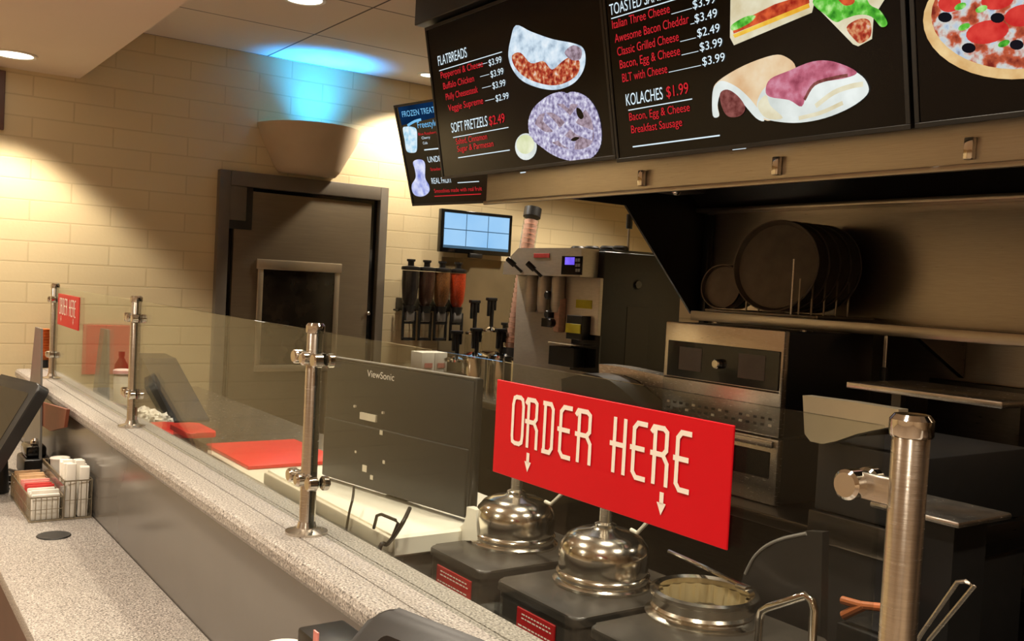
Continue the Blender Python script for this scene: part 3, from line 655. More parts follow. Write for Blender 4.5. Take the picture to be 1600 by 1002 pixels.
for i, (mk, _, lab) in enumerate(candy):
    pc = on_x(640 + 25 * i + (i > 1) * -1, 460 + 1.5 * i, cx); y = pc.y; zt = 1.675
    d = thing('candy_dispenser', lab, 'dispenser', (cx, y, 1.35), 'candy dispensers on the block wall')
    MB().lathe([(0.056, zt), (0.056, zt - 0.1), (0.05, zt - 0.2), (0.03, zt - 0.24)], (cx, y, 0), 24).done('hopper', M['acrylic'], d)
    MB().lathe([(0.0535, zt - 0.012), (0.0535, zt - 0.1), (0.046, zt - 0.196), (0.027, zt - 0.235)], (cx, y, 0), 24).done('candy', M[mk], d)
    MB().lathe([(0.058, zt - 0.008), (0.061, zt), (0.058, zt + 0.014), (0.02, zt + 0.02), (0.02, zt + 0.045), (0.028, zt + 0.05), (0.028, zt + 0.062)], (cx, y, 0), 24).done('lid', M['black'], d)
    MB().box(XW + 0.001, cx - 0.02, y - 0.03, y + 0.03, zt - 0.27, zt - 0.19, 0.004).done('bracket', M['black'], d)
    MB().lathe([(0.035, zt - 0.28), (0.042, zt - 0.235)], (cx, y, 0), 20).done('valve', M['black'], d)
    MB().box(cx - 0.028, cx + 0.028, y - 0.03, y + 0.03, zt - 0.335, zt - 0.27, 0.006).done('spout', M['grey'], d)
    hn = MB(); zz = zt - 0.335; a_ = 0.038
    hn.box(cx, cx + 0.014, y - a_ - 0.012, y - a_ + 0.004, zz - 0.125, zz + 0.09, 0.003); hn.box(cx, cx + 0.014, y + a_ - 0.004, y + a_ + 0.012, zz - 0.125, zz + 0.06, 0.003)
    hn.box(cx, cx + 0.014, y - a_ - 0.012, y + a_ + 0.012, zz - 0.125, zz - 0.106, 0.003); hn.box(cx, cx + 0.014, y - a_ - 0.012, y + a_ + 0.012, zz - 0.018, zz - 0.002, 0.003)
    hn.done('paddle_handle', M['black'], d)
    hn = MB(); hn.tube([(cx - 0.05, y - 0.045, zt - 0.27), (XW + 0.01, y - 0.045, zt - 0.27)], 0.006)
    hn.done('support_rod', M['black'], d)

# ================================================================== TOPPING PUMPS, CUPS, MACHINE
def topping(px, py_base, x, r, h, hp, label, steel=False, arm=1):
    p = on_x(px, py_base, x); y = p.y; zb = 0.94
    t = thing('topping_pump', label, 'topping pump', (x, y, zb), 'topping pumps by the soft serve machine')
    mtl = M['dome'] if steel else M['acrylic']
    MB().lathe([(r, zb), (r, zb + h - 0.02), (r * 0.85, zb + h)], (x, y, 0), 24).done('jar', mtl, t)
    if not steel: MB().lathe([(r * 0.93, zb + 0.004), (r * 0.93, zb + h * 0.6)], (x, y, 0), 20).done('syrup', M['candy_brown'], t)
    MB().lathe([(r * 1.04, zb + h - 0.012), (r * 1.04, zb + h), (r * 0.5, zb + h + 0.02), (0.016, zb + h + 0.024)], (x, y, 0), 24).done('lid', M['chrome'], t)
    MB().cyl((x, y, zb + h), (x, y, zb + h + hp), 0.013).done('pump_stem', M['black'], t)
    hd_ = MB(); hd_.box(x - 0.018, x + 0.018, y - 0.045, y + 0.03, zb + h + hp - 0.006, zb + h + hp + 0.014, 0.005)
    hd_.box(x - 0.012, x + 0.012, y - 0.035, y - 0.02, zb + h + hp - 0.11, zb + h + hp, 0.004); hd_.box(x - 0.012, x + 0.012, y + 0.012, y + 0.026, zb + h + hp - 0.07, zb + h + hp, 0.004); hd_.done('pump_head', M['black'], t)
    return t
topping(712, 590, -4.95, 0.075, 0.20, 0.16, 'clear topping jar with black pump, leftmost of the pump cluster')
topping(742, 600, -4.9, 0.085, 0.23, 0.15, 'steel topping canister with black pump, front middle of the cluster', True)
topping(780, 600, -4.9, 0.085, 0.23, 0.15, 'steel topping canister with black pump, right of the middle canister', True)
topping(738, 580, -5.35, 0.06, 0.34, 0.20, 'tall back topping bottle with black pump under the monitor', False)
topping(764, 580, -5.35, 0.06, 0.36, 0.20, 'tallest back topping bottle with black pump, right of the other tall bottle', False)
topping(789, 592, -5.3, 0.07, 0.24, 0.16, 'clear topping jar with black pump, rightmost beside the cup tube')
for k, (px, lab) in enumerate(((660, 'small white carton on the counter below the candy dispensers, left one'), (680, 'small white carton on the counter below the candy dispensers, right one'))):
    p = on_x(px, 568, -5.2); b = MB(); b.box(-5.27, -5.13, p.y - 0.045, p.y + 0.045, 0.94, 1.165, 0.004)
    o = tag(b.done('carton', M['paper'], None, 30), lab, 'carton', 'white cartons below the dispensers')
    f_ = MB(); f_.box(-5.129, -5.127, p.y - 0.025, p.y + 0.03, 1.07, 1.10); f_.done('carton_print', M['pkt_pink'], o, 0)
# leaning cup tube
a = on_x(797, 560, -4.86); b = on_x(833, 326, -5.02)
ct = thing('cup_tube', 'tall leaning tube of pink paper cups beside the soft serve machine', 'cup dispenser', a)
d_ = (b - a)
MB().cyl(a + d_ * 0.04, a + d_ * 0.965, 0.05, 24).done('tube', M['acrylic'], ct)
cs = MB()
for k in range(26):
    t0 = 0.06 + 0.033 * k; q = a + d_ * t0; cs.cyl(q, q + d_ * 0.028, 0.038, 20, 0.045)
cs.done('cup_stack', M['pink'], ct)
MB().cyl(a + d_ * 0.94, b, 0.056, 24).done('top_cap', M['black'], ct); MB().cyl(a, a + d_ * 0.055, 0.056, 24).done('bottom_gasket', M['black'], ct)
for k in (0.32, 0.46):
    q = a + d_ * k; MB().disc(q + Vector((0.045, -0.01, 0)), q + Vector((0.075, -0.01, 0)), 0.02, 0.004).done('mounting_knob', M['red'], ct)
# soft serve machine
xr = -3.93; yf = on_x(936, 480, xr).y; xl = on_y(806, 480, yf).x; zt = on_x(937, 389, xr).z; yb = yf + 0.72
sm = thing('soft_serve_machine', 'large steel and black soft serve machine with a violet display', 'machine', (xr - 0.3, yf + 0.3, 0.94))
zc = on_y(870, 432, yf).z
def fz(px, py): return on_y(px, py, yf)
MB().box(xl + 0.006, xr, yf + 0.02, yb, 0.94, zt - 0.01, 0.008).done('body', M['black'], sm)
MB().box(xl, xr - 0.003, yf, yf + 0.03, 0.98, zc, 0.004).done('front_panel', M['silver'], sm)
tp = MB(); xm0 = fz(808, 425).x; xm1 = fz(832, 390).x; xe = fz(930, 420).x
tp.prism([(xm0, zc), (xe, zc), (xe, zt), (xm1, zt), (xm0, zc + 0.06)], lambda p, d: Vector((p[0], d, p[1])), yf - 0.10, yf + 0.02)
ctl = tp.done('control_head', M['silver'], sm, 0)
def frect(name, px0, py0, px1, py1, mt, par, out=0.004, base=None, bev=0.001):
    yb_ = yf if base is None else base
    A = on_y(px0, py0, yb_ - out); B = on_y(px1, py1, yb_ - out)
    return MB().box(min(A.x, B.x), max(A.x, B.x), yb_ - out, yb_, min(A.z, B.z), max(A.z, B.z), bev, 1).done(name, mt, par, 0)
frect('display_bezel', 878, 400, 909, 430, M['black_gloss'], ctl, base=yf - 0.10); frect('display', 883, 402, 897, 414, M['disp'], ctl, 0.0055, yf - 0.10, 0)
for i in range(3):
    for j in range(2): frect('key', 899 + 4 * j, 404 + 8 * i, 902 + 4 * j, 409 + 8 * i, M['grey'], ctl, 0.0055, yf - 0.10, 0)
frect('brand_strip', 834, 396, 858, 403, M['pkt_red'], ctl, base=yf - 0.10)
for px in (838, 858, 880):
    A = fz(px, 455)
    hb = MB(); hb.lathe([(0.03, A.z - 0.12), (0.038, A.z - 0.08), (0.038, A.z + 0.06), (0.03, A.z + 0.09)], (A.x, yf - 0.035, 0), 20); hb.done('dispensing_head', M['silver'], sm)
for px, py in ((815, 425), (846, 432)):
    B = on_y(px, py, yf - 0.105); A = on_y(px - 22, py - 21, yf - 0.16); L_ = MB(); L_.cyl(B, A, 0.008); L_.cyl(A.lerp(B, 0.5), A, 0.016); L_.done('draw_lever', M['black'], sm)
for px, py in ((872, 462), (872, 492), (876, 505)):
    A = fz(px, py); MB().disc((A.x, yf - 0.085, A.z), (A.x, yf - 0.0, A.z), 0.022, 0.004).done('knob', M['candy_black'], sm)
A = fz(880, 480); MB().box(A.x - 0.02, A.x + 0.03, yf - 0.05, yf, A.z - 0.14, A.z + 0.05, 0.008).done('mix_door', M['pink'], sm)
frect('yellow_sticker', 900, 468, 924, 483, M['yellow'], sm); frect('black_outlet', 886, 492, 908, 532, M['black'], sm, 0.06); frect('yellow_label', 884, 505, 906, 522, M['yellow'], sm, 0.066)
frect('badge', 846, 497, 862, 512, M['black'], sm); dt = frect('drip_pan', 858, 540, 895, 575, M['black'], sm, 0.09); frect('drip_rim', 856, 534, 897, 541, M['steel'], sm, 0.10)
frect('lower_black_panel', 893, 520, 934, 585, M['black_gloss'], sm, 0.012)
for k, (px, py) in enumerate(((904, 384), (925, 383), (950, 383), (970, 383))):
    A = on_y(px, py, yf + 0.2); MB().lathe([(0.045, zt - 0.012), (0.045, zt + 0.02), (0.035, zt + 0.03)], (A.x, yf + 0.2, 0), 16).done('hopper_cap', M['black'], sm)
MB().box(xl + 0.2, xr - 0.02, yf + 0.10, yb - 0.05, zt - 0.012, zt + 0.004, 0.003).done('hopper_lid', M['black_gloss'], sm)
A = on_x(1000, 430, xr); MB().box(xr - 0.001, xr + 0.003, A.y - 0.08, A.y + 0.08, 1.15, 1.52, 0.001, 1).done('side_vent_panel', M['charcoal'], sm)
A = on_x(996, 445, xr); MB().disc((xr, A.y, A.z), (xr + 0.012, A.y, A.z), 0.025, 0.004).done('side_latch', M['black_gloss'], sm)
br = on_y(982, 384, yf + 0.3); b2 = on_y(984, 338, yf + 0.3)
sc_ = thing('cleaning_brush', 'thin dark brush standing on top of the soft serve machine', 'brush', (br.x, br.y, zt))
MB().cyl((br.x, yf + 0.3, zt + 0.003), (b2.x, yf + 0.3, b2.z), 0.006, 10).done('handle', M['wire'], sc_)
MB().cyl((b2.x, yf + 0.3, b2.z - 0.07), (b2.x, yf + 0.3, b2.z + 0.01), 0.018, 12).done('bristles', M['black'], sc_)

# ================================================================== COOKING LINE
oy = 2.6; ox0, ox1 = on_y(1040, 505, oy).x, on_y(1227, 515, oy).x
def ov(name, z0, z1, label):
    t = thing('countertop_oven', label, 'oven', ((ox0 + ox1) / 2, oy + 0.25, z0), 'stacked countertop ovens')
    MB().box(ox0 + 0.004, ox1 - 0.004, oy + 0.02, oy + 0.5, z0, z1 - 0.003, 0.006).done('body', M['black'], t); MB().box(ox0, ox1, oy, oy + 0.03, z0, z1, 0.008).done('front_panel', M['steel'], t); return t
zmid = on_y(1226, 690, oy).z
t = ov('o', zmid + 0.004, 1.497, 'upper steel oven with black control panel and two screens')
def orect(name, px0, py0, px1, py1, mt, par, out=0.004):
    A = on_y(px0, py0, oy); B = on_y(px1, py1, oy); zA, zB = A.z, B.z
    return MB().box(A.x, B.x, oy - out, oy + 0.001, min(zA, zB), max(zA, zB), 0.0015, 1).done(name, mt, par, 0)
zp0 = on_y(1045, 586, oy).z; zp1 = on_y(1045, 531, oy).z; X = lambda px: on_y(px, 565, oy).x
cp = MB().box(X(1044), X(1220), oy - 0.006, oy + 0.001, zp0, zp1, 0.002, 1).done('control_panel', M['black_gloss'], t, 0)
for p0, p1 in ((1063, 1098), (1156, 1198)):
    MB().box(X(p0), X(p1), oy - 0.0075, oy - 0.006, zp0 + 0.028, zp1 - 0.02).done('screen', mat('grey lcd', (92, 86, 86), 0.3, var=0.08), cp, 0)
kn = X(1126); zk = (zp0 + zp1) / 2
MB().disc((kn, oy - 0.03, zk), (kn, oy - 0.006, zk), 0.018, 0.004).done('dial', M['chrome'], cp)
for i in range(16):
    for j in range(2):
        x_ = ox0 + 0.04 + i * (ox1 - ox0 - 0.08) / 15; zz = on_y(1130, 650, oy).z + 0.018 - j * 0.022
        if j < 2 and random.random() < 0.9: MB().box(x_ - 0.007, x_ + 0.007, oy - 0.0015, oy + 0.001, zz - 0.004, zz + 0.004).done('vent_slot', M['print'] if (i * 7 + j * 3) % 4 == 0 else M['black'], t, 0)
zdr = on_y(1130, 600, oy).z
MB().box(ox0 + 0.01, ox1 - 0.01, oy - 0.004, oy + 0.001, zdr - 0.006, zdr, 0.002, 1).done('door_seam', M['steel_dark'], t, 0)
t = ov('o', 0.902, zmid, 'lower steel oven with dark window under the upper oven')
z1_ = on_y(1226, 712, oy).z; MB().box(ox0 + 0.05, ox1 - 0.03, oy - 0.004, oy + 0.001, 0.99, z1_, 0.003, 1).done('door_window', M['black_gloss'], t, 0)
MB().box(ox0 + 0.02, ox1 - 0.01, oy - 0.02, oy + 0.001, zmid - 0.03, zmid - 0.006, 0.004).done('door_handle', M['steel'], t)
# press between the machine and the ovens: steel back panel, rounded black body
pq = [on_y(px, py, 2.66) for px, py in ((936, 569), (968, 573), (1038, 588), (1044, 700), (936, 700))]
tt = thing('sandwich_press', 'black round shouldered press with a pale steel back panel, left of the ovens', 'press', ((pq[0].x + pq[2].x) / 2, 2.7, 0.9))
MB().prism([(q.x, max(q.z, 0.9)) for q in pq], lambda p, d: Vector((p[0], d, p[1])), 2.66, 2.74).done('back_panel', M['steel'], tt, 0)
pq = [on_y(px, py, 2.60) for px, py in ((900, 592), (938, 583), (958, 587), (977, 595), (994, 607), (1012, 622), (1034, 644), (1034, 780), (900, 780))]
MB().prism([(q.x, max(q.z, 0.9)) for q in pq], lambda p, d: Vector((p[0], d, p[1])), 2.52, 2.655).done('press_body', M['black'], tt, 30)
# overshelf
sh = thing('wall_shelf', 'long steel shelf on the back wall carrying the pan rack', 'shelf', (-1.0, 3.1, 1.5))
MB().box(-2.93, 1.2, 2.97, YK - 0.001, 1.513, 1.535, 0.003).done('shelf_plate', M['steel'], sh)
MB().box(-2.93, 1.2, 2.962, 2.972, 1.495, 1.535, 0.002).done('shelf_lip', M['steel_h'], sh)
for x_ in (-2.88, -1.95, -0.6, 0.7): MB().prism([(YK - 0.002, 1.513), (3.02, 1.513), (YK - 0.002, 1.35)], lambda p, d: Vector((d, p[0], p[1])), x_, x_ + 0.02).done('shelf_bracket', M['steel_dark'], sh, 0)
up_ = thing('rack_upright', 'vertical steel upright beside the right edge of the ovens', 'post', (-2.03, 2.75, 0.9))
ux = on_y(1250, 600, 2.75).x + 0.012
MB().box(ux - 0.022, ux + 0.012, 2.74, 2.775, 0.90, 1.50, 0.004).done('channel', M['steel_dark'], up_)
MB().cyl((ux + 0.005, 2.733, 1.02), (ux + 0.005, 2.733, 1.50), 0.008).done('rod', M['steel'], up_)
for zz in (1.05, 1.18, 1.31, 1.44): MB().box(ux - 0.03, ux + 0.014, 2.72, 2.74, zz, zz + 0.02, 0.003).done('bracket', M['black'], up_)
# pan rack and pans
rk = thing('pan_rack', 'wire rack standing on the steel shelf and holding round pans', 'rack', (-2.55, 3.1, 1.535))
bs = MB()
for y in (2.98, 3.33): bs.tube([(-2.86, y, 1.542), (-2.30, y, 1.542)], 0.006)
for x_ in (-2.86, -2.58, -2.30): bs.tube([(x_, 2.98, 1.542), (x_, 3.33, 1.542)], 0.006)
bs.done('base_wires', M['wire'], rk)
for k in range(5):
    y = 3.0 + 0.075 * k
    for x_ in (-2.66, -2.40):
        MB().tube([(x_, y, 1.545), (x_, y, 1.545 + 0.14)], 0.004, 8).done('divider', M['wire'], rk)
fp = on_y(1243, 405, 2.985); MB().tube([(fp.x, 2.978, 1.545), (fp.x, 2.978, fp.z)], 0.005, 8).done('tall_rod', M['steel'], rk)
def pan(x, y, z, r, lab, grp, lean=0.12):
    c_ = Vector((x, y, z + r)); mx = Matrix.Translation(c_) @ Matrix.Rotation(math.radians(12), 4, 'Z') @ Matrix.Rotation(math.radians(90) - lean, 4, 'X')
    b = MB(); b.lathe([(0.0, 0.0), (r * 0.93, 0.0), (r, 0.020), (r, 0.024), (r - 0.004, 0.024), (r * 0.91, 0.004), (0.0, 0.004)], seg=56, mx=mx, cap=False)
    o = b.done('round_pan', M['pan'], None, 40); return tag(o, lab, 'pan', grp)
bl = ['front large round pan in the rack, its whole face showing', 'second large round pan from the front of the rack', 'third large round pan from the front of the rack', 'fourth large round pan from the front of the rack', 'rearmost large round pan of the rack, nearest the steel wall']
for k in range(5): pan(-2.53, 3.02 + 0.066 * k, 1.548, 0.182, bl[k], 'large round pans in the rack')
sl = ['front small round pan at the left of the rack', 'second small round pan, just behind the front small one', 'third small round pan, rearmost of the small ones']
for k in range(3): pan(-2.775 + 0.004 * k, 2.985 + 0.05 * k, 1.548, 0.092, sl[k], 'small round pans in the rack', 0.1)
# dark backsplash panel below shelf, ladle hanging
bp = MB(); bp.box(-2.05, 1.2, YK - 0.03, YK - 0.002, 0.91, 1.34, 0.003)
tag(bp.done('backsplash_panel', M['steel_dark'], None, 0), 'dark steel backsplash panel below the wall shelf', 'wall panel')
lx = on_y(1383, 570, 2.96)
ld = thing('spatula', 'spatula with black handle hanging below the wall shelf', 'utensil', (lx.x, 2.955, 1.3))
zL0 = on_y(1380, 608, 2.955).z; zL1 = on_y(1384, 525, 2.955).z
MB().box(lx.x - 0.006, lx.x + 0.006, 2.953, 2.957, zL0 + 0.05, zL1, 0.001, 1).done('blade_shank', M['steel'], ld); MB().box(lx.x - 0.012, lx.x + 0.012, 2.948, 2.962, zL0, zL0 + 0.075, 0.004).done('handle', M['black'], ld)
MB().tube([(lx.x, 2.955, zL1 - 0.002), (lx.x, 2.955, 1.497)], 0.003, 8).done('hook', M['wire'], ld)
# heated holding cabinet right of the pumps
hy = 1.88
hc = thing('holding_cabinet', 'dark food holding cabinet with a shiny steel canopy, behind the near post', 'food warmer', (-1.25, 2.1, 0.8))
hA = on_y(1262, 620, hy); hB = on_y(1450, 652, hy)
hx0, hx1 = hA.x, hB.x - 0.01; zcn = 1.372
cn = MB(); cq = [on_y(px, py, hy) for px, py in ((1254, 618), (1330, 628), (1404, 640), (1404, 665), (1392, 667), (1340, 678), (1305, 690), (1284, 694), (1266, 690), (1257, 678))]
cn.prism([(q.x, q.z) for q in cq], lambda p, d: Vector((p[0], d, p[1])), hy, hy + 0.035); cn.done('canopy', M['chrome_s'], hc, 30)
MB().box(hx0 + 0.015, hx1 - 0.015, hy + 0.03, hy + 0.48, 1.11, 1.275, 0.004).done('dark_front', M['black'], hc)
MB().box(hx0 + 0.005, hx1, hy + 0.02, hy + 0.5, 1.035, 1.108, 0.006).done('steel_rail', M['steel_dark'], hc)
MB().box(hx0 + 0.01, hx1 - 0.01, hy + 0.04, hy + 0.48, 0.0, 1.034, 0.004).done('cabinet_body', M['black'], hc)
# landing shelf further right
p0 = on_y(1480, 600, 2.5); p1 = on_y(1566, 632, 2.4)
ls = thing('landing_shelf', 'thin steel shelf in the dark behind the near post, above eye level of the worktop', 'shelf', (p1.x, 2.5, 0.9))
MB().box(p0.x - 0.25, p1.x, 2.40, 2.72, p1.z - 0.012, p1.z + 0.006, 0.003).done('shelf_plate', M['steel'], ls)
for x_ in (p0.x - 0.2, p1.x - 0.06): MB().box(x_, x_ + 0.03, 2.55, 2.58, 0.901, p1.z - 0.012).done('leg', M['steel_dark'], ls, 0)
p1 = on_y(1560, 806, 1.75)
ts = thing('steel_tray', 'shallow steel tray right of the near post, on a black stand', 'tray', (p1.x, 1.75, 0.8))
zt_ = p1.z
MB().box(p1.x - 0.18, p1.x, 1.62, 1.80, zt_ - 0.012, zt_, 0.004).done('tray_plate', M['steel'], ts)
MB().box(p1.x - 0.15, p1.x - 0.03, 1.66, 1.77, 0.80, zt_ - 0.012).done('stand', M['black'], ts, 0)

# ================================================================== PUMP WARMERS ON THE WORKTOP
def lines(mb, x0, x1, z0, z1, y, n):
    for k in range(n):
        z = z1 - (k + 0.5) * (z1 - z0) / n; x = x0
        while x < x1 - 0.004:
            w_ = random.uniform(0.005, 0.014); xe_ = min(x1, x + w_); mb.poly([(x, y, z - 0.0014), (xe_, y, z - 0.0014), (xe_, y, z + 0.0014), (x, y, z + 0.0014)]); x = xe_ + 0.003
wl = ['bronze dark pump warmer beside the white tray, with domed steel lid', 'middle dark pump warmer with the largest domed steel lid', 'open dark warmer with a ribbed round steel well']
WX = [(-1.885, -1.655), (-1.610, -1.340), (-1.312, -1.04)]
cen = [on_z(803, 848, 1.0), on_z(941, 910, 1.0), on_z(1098, 962, 1.0)]
for i, (x0, x1) in enumerate(WX):
    t = thing('topping_warmer', wl[i], 'warmer', ((x0 + x1) / 2, 1.27, 0.80), 'dark topping warmers on the worktop')
    MB().vbox(x0 + 0.004, x1 - 0.004, 1.116, 1.452, 0.80, 0.985, 0.02).done('housing', M['warmer'], t)
    MB().vbox(x0, x1, 1.11, 1.458, 0.982, 1.0, 0.024, bev=0.006).done('top_plate', M['warmer'], t)
    if i < 2:
        ps = ((683, 876), (735, 930)) if i == 0 else ((808, 944), (866, 1000))
        A = on_y(*ps[0], 1.113); B = on_y(*ps[1], 1.113); za = 0.968
        lb = MB().box(A.x, B.x, 1.1125, 1.1165, za - 0.082, za, 0.0015, 1).done('caution_label', M['label'], t, 0)
        k = MB(); lines(k, A.x + 0.018, B.x - 0.010, za - 0.022, za - 0.006, 1.1118, 2); lines(k, A.x + 0.008, B.x - 0.008, za - 0.078, za - 0.030, 1.1118, 7); k.done('label_print', M['print'], lb, 0)
    c = cen[i]
    if i < 2:
        R_ = 0.098
        MB().lathe([(R_ + 0.004, 1.0), (R_ + 0.005, 1.006), (R_, 1.010), (R_ - 0.004, 1.012), (R_ - 0.004, 1.018), (R_ - 0.001, 1.022), (R_ - 0.004, 1.027), (R_ - 0.010, 1.030)], (c.x, c.y, 0), 48).done('flange', M['dome'], t)
        dm = MB().lathe([(R_ - 0.006, 1.028), (R_ - 0.004, 1.064), (R_ - 0.009, 1.082), (R_ - 0.022, 1.098), (R_ - 0.042, 1.107), (0.03, 1.111), (0.022, 1.116), (0.022, 1.122), (0.014, 1.126)], (c.x, c.y, 0), 48).done('dome_lid', M['dome'], t)
        MB().cyl((c.x, c.y, 1.12), (c.x, c.y, 1.26), 0.0135).done('pump_tube', M['steel'], t)
        MB().lathe([(0.016, 1.255), (0.022, 1.262), (0.022, 1.285), (0.012, 1.295)], (c.x, c.y, 0), 20).done('pump_button', M['black'], t)
        sq = [on_y(px, py, c.y) for px, py in (((905, 742), (879, 771), (861, 788), (852, 784)) if i == 0 else ((1040, 786), (1012, 816), (996, 833), (986, 828)))]
        MB().tube([Vector((c.x + 0.01, c.y, 1.235)), sq[0], sq[1], sq[2], sq[3]], 0.004).done('spout', M['white'], t)
    else:
        R_ = 0.097
        MB().lathe([(R_ + 0.012, 1.0), (R_ + 0.012, 1.004), (R_ + 0.002, 1.008), (R_ - 0.002, 1.012), (R_ + 0.002, 1.017), (R_ - 0.002, 1.022), (R_ - 0.002, 1.036), (R_ + 0.004, 1.040), (R_ + 0.004, 1.047), (R_ - 0.004, 1.050), (R_ - 0.012, 1.046), (R_ - 0.014, 1.03), (R_ - 0.014, 0.95)], (c.x, c.y, 0), 56, cap=False).done('well_ring', M['dome'], t)
        MB().lathe([(R_ - 0.014, 1.036), (R_ - 0.016, 0.905), (0.0, 0.90)], (c.x, c.y, 0), 72, cap=False, rib=lambda k: 1.0 if k % 4 < 2 else 0.94).done('ribbed_well', M['well'], t)
lw = thing('ladle', 'thin steel ladle handle lying across the open ribbed well', 'ladle', (cen[2].x, cen[2].y, 1.05))
A = on_z(1045, 862, 1.07); B = on_z(1166, 919, 1.06)
MB().tube([A, A.lerp(B, 0.5) + Vector((0, 0, 0.002)), B], 0.0045, 8).done('handle', M['chrome'], lw)
MB().box(B.x - 0.02, B.x + 0.006, B.y - 0.010, B.y + 0.010, B.z - 0.004, B.z + 0.004, 0.002).done('grip_end', M['steel'], lw)
# steel pan with bail handle (cut by the frame)
yh = 1.13; h0 = on_y(1185, 990, yh); h1 = on_y(1270, 990, yh); zh = on_y(1262, 932, yh).z
ip = thing('insert_pan', 'steel insert pan with an upright bent wire handle at the bottom edge', 'pan', ((h0.x + h1.x) / 2, 1.2, 0.8))
pb = MB(); X0, X1 = h0.x - 0.03, h1.x + 0.06
pb.vbox(X0, X1, yh - 0.012, yh + 0.27, 0.80, 0.985, 0.02); pb.done('pan_body', M['warmer'], ip)
zl = on_y(1195, 950, yh).z
MB().tube([(h0.x, yh, 0.98), (h0.x, yh, zl - 0.02), (h0.x + 0.004, yh, zl - 0.006), (h0.x + 0.016, yh, zl + 0.003), (h1.x - 0.016, yh, zh), (h1.x - 0.005, yh, zh - 0.004), (h1.x, yh, zh - 0.016), (h1.x, yh, 0.98)], 0.0062, 12).done('bail_handle', M['chrome'], ip)
# round topped black cover
yc_ = 1.50
pl = [on_y(px, py, yc_) for px, py in ((1152, 930), (1163, 893), (1176, 868), (1195, 850), (1222, 838), (1258, 830), (1285, 832))]
cv = thing('round_cover', 'black round topped cover behind the open ribbed well', 'cover', (pl[3].x, yc_, 0.8))
poly = [(p.x, p.z) for p in pl] + [(pl[-1].x + 0.02, 0.80), (pl[0].x, 0.80)]
MB().prism(poly, lambda p, d: Vector((p[0], d, p[1])), yc_, yc_ + 0.02).done('shell', M['charcoal'], cv)
MB().tube([(p.x + 0.004, yc_ - 0.001, p.z - 0.004) for p in smooth_poly(pl[1:-1], False)], 0.0035, 8).done('rim_highlight', M['grey'], cv)  # grey tube colours in the highlight along the black cover's edge
# tongs right of the post
yt = 1.35
tA, tB, tC, tD = (on_y(px, py, yt) for px, py in ((1440, 990), (1496, 910), (1522, 916), (1452, 1000)))
tg = thing('tongs', 'thin wire tongs leaning in the dark at the lower right', 'tongs', tA)
MB().tube([tA - Vector((0.05, 0, 0.11)), tA, tB, tB.lerp(tC, 0.5) + Vector((0, 0, 0.004)), tC, tD, tD - Vector((0.05, 0, 0.11))], 0.0035, 8).done('wire_arms', M['steel'], tg)
th = thing('wooden_tongs', 'orange brown forked tong handle behind the near post, low in the dark', 'tongs', on_y(1355, 945, 1.6))
W0, W1, W2, W3 = (on_y(px, py, 1.6) for px, py in ((1316, 938), (1345, 946), (1318, 962), (1400, 952)))
MB().tube([W0, W1, W3], 0.008, 10).done('upper_arm', M['bean'], th); MB().tube([W2, W1.lerp(W3, 0.1)], 0.009, 10).done('lower_arm', M['bean'], th)
bx = MB(); bz_ = min(W0.z, W2.z, W3.z) - 0.012
bx.box(W0.x - 0.0, W3.x + 0.02, 1.585, 1.76, 0.80, bz_ - 0.0, 0.004)
tag(bx.done('black_bin', M['black'], None, 30), 'low black bin behind the near post, under the orange brown tongs', 'bin')

# ================================================================== MONITOR AND WHITE TRAY
tr = thing('white_tray', 'white plastic equipment tray under the black monitor back', 'tray', (-2.25, 1.2, 0.8))
tp = [(-2.69, 0.975), (-1.905, 0.975), (-1.900, 0.98), (-1.900, 1.018), (-1.906, 1.024), (-2.69, 1.026)]
MB().prism(tp, lambda p, d: Vector((p[0], d, p[1])), 1.036, 1.46).done('tray_body', M['white'], tr)
up = [on_y(px, py, 1.215) for px, py in ((731, 792), (745, 797), (748, 845), (690, 845), (700, 834), (716, 828), (726, 818), (730, 806))]
MB().prism([(q.x, q.z) for q in up], lambda p, d: Vector((p[0], d, p[1])), 1.212, 1.232).done('corner_upstand', M['white'], tr)
MB().box(-2.69, -1.905, 1.022, 1.037, 0.985, 1.022, 0.006).done('front_lip', M['cream'], tr)
MB().box(-2.66, -1.93, 1.075, 1.44, 0.812, 0.975, 0.004).done('pedestal', M['riser'], tr)
fs = MB()
for x_ in (-2.6, -2.02):
    for y in (1.1, 1.4): fs.cyl((x_, y, 0.80), (x_, y, 0.812), 0.02)
fs.done('feet', M['black'], tr)
tl, br_ = Vector((-2.531, 1.132, 0)), Vector((-1.925, 1.246, 0)); uu = (br_ - tl).normalized(); nn = Vector((uu.y, -uu.x, 0))
R3 = Matrix((uu, Vector((0, 0, 1)), nn)).transposed()
mn = thing('monitor', 'back of a black flat monitor standing in the white tray', 'monitor', (tl.x, tl.y, 1.034)); mn.rotation_euler = R3.to_euler()
Wm = (br_ - tl).length; Hm = 0.34
MB().box(0, Wm, 0, Hm, -0.028, -0.004, 0.005).done('front_shell', M['black'], mn, 30, True)
MB().box(0.006, Wm - 0.006, 0.006, Hm - 0.006, -0.006, 0.0, 0.003).done('back_cover', M['charcoal'], mn, 30, True)
MB().box(0.008, Wm - 0.012, 0.004, Hm * 0.5, -0.004, 0.0045, 0.004, 3).done('bulge', M['charcoal'], mn, 30, True)
MB().box(0.004, Wm - 0.004, Hm - 0.002, Hm + 0.002, -0.018, -0.002, 0.001, 1).done('top_edge', M['grey'], mn, 0, True)
def mp(px, py):
    d = ray(px, py); t = (Vector((tl.x, tl.y, 1.034)) - CAM).dot(nn) / d.dot(nn); q = CAM + d * t - Vector((tl.x, tl.y, 1.034)); return Vector((q.dot(uu), q.z))
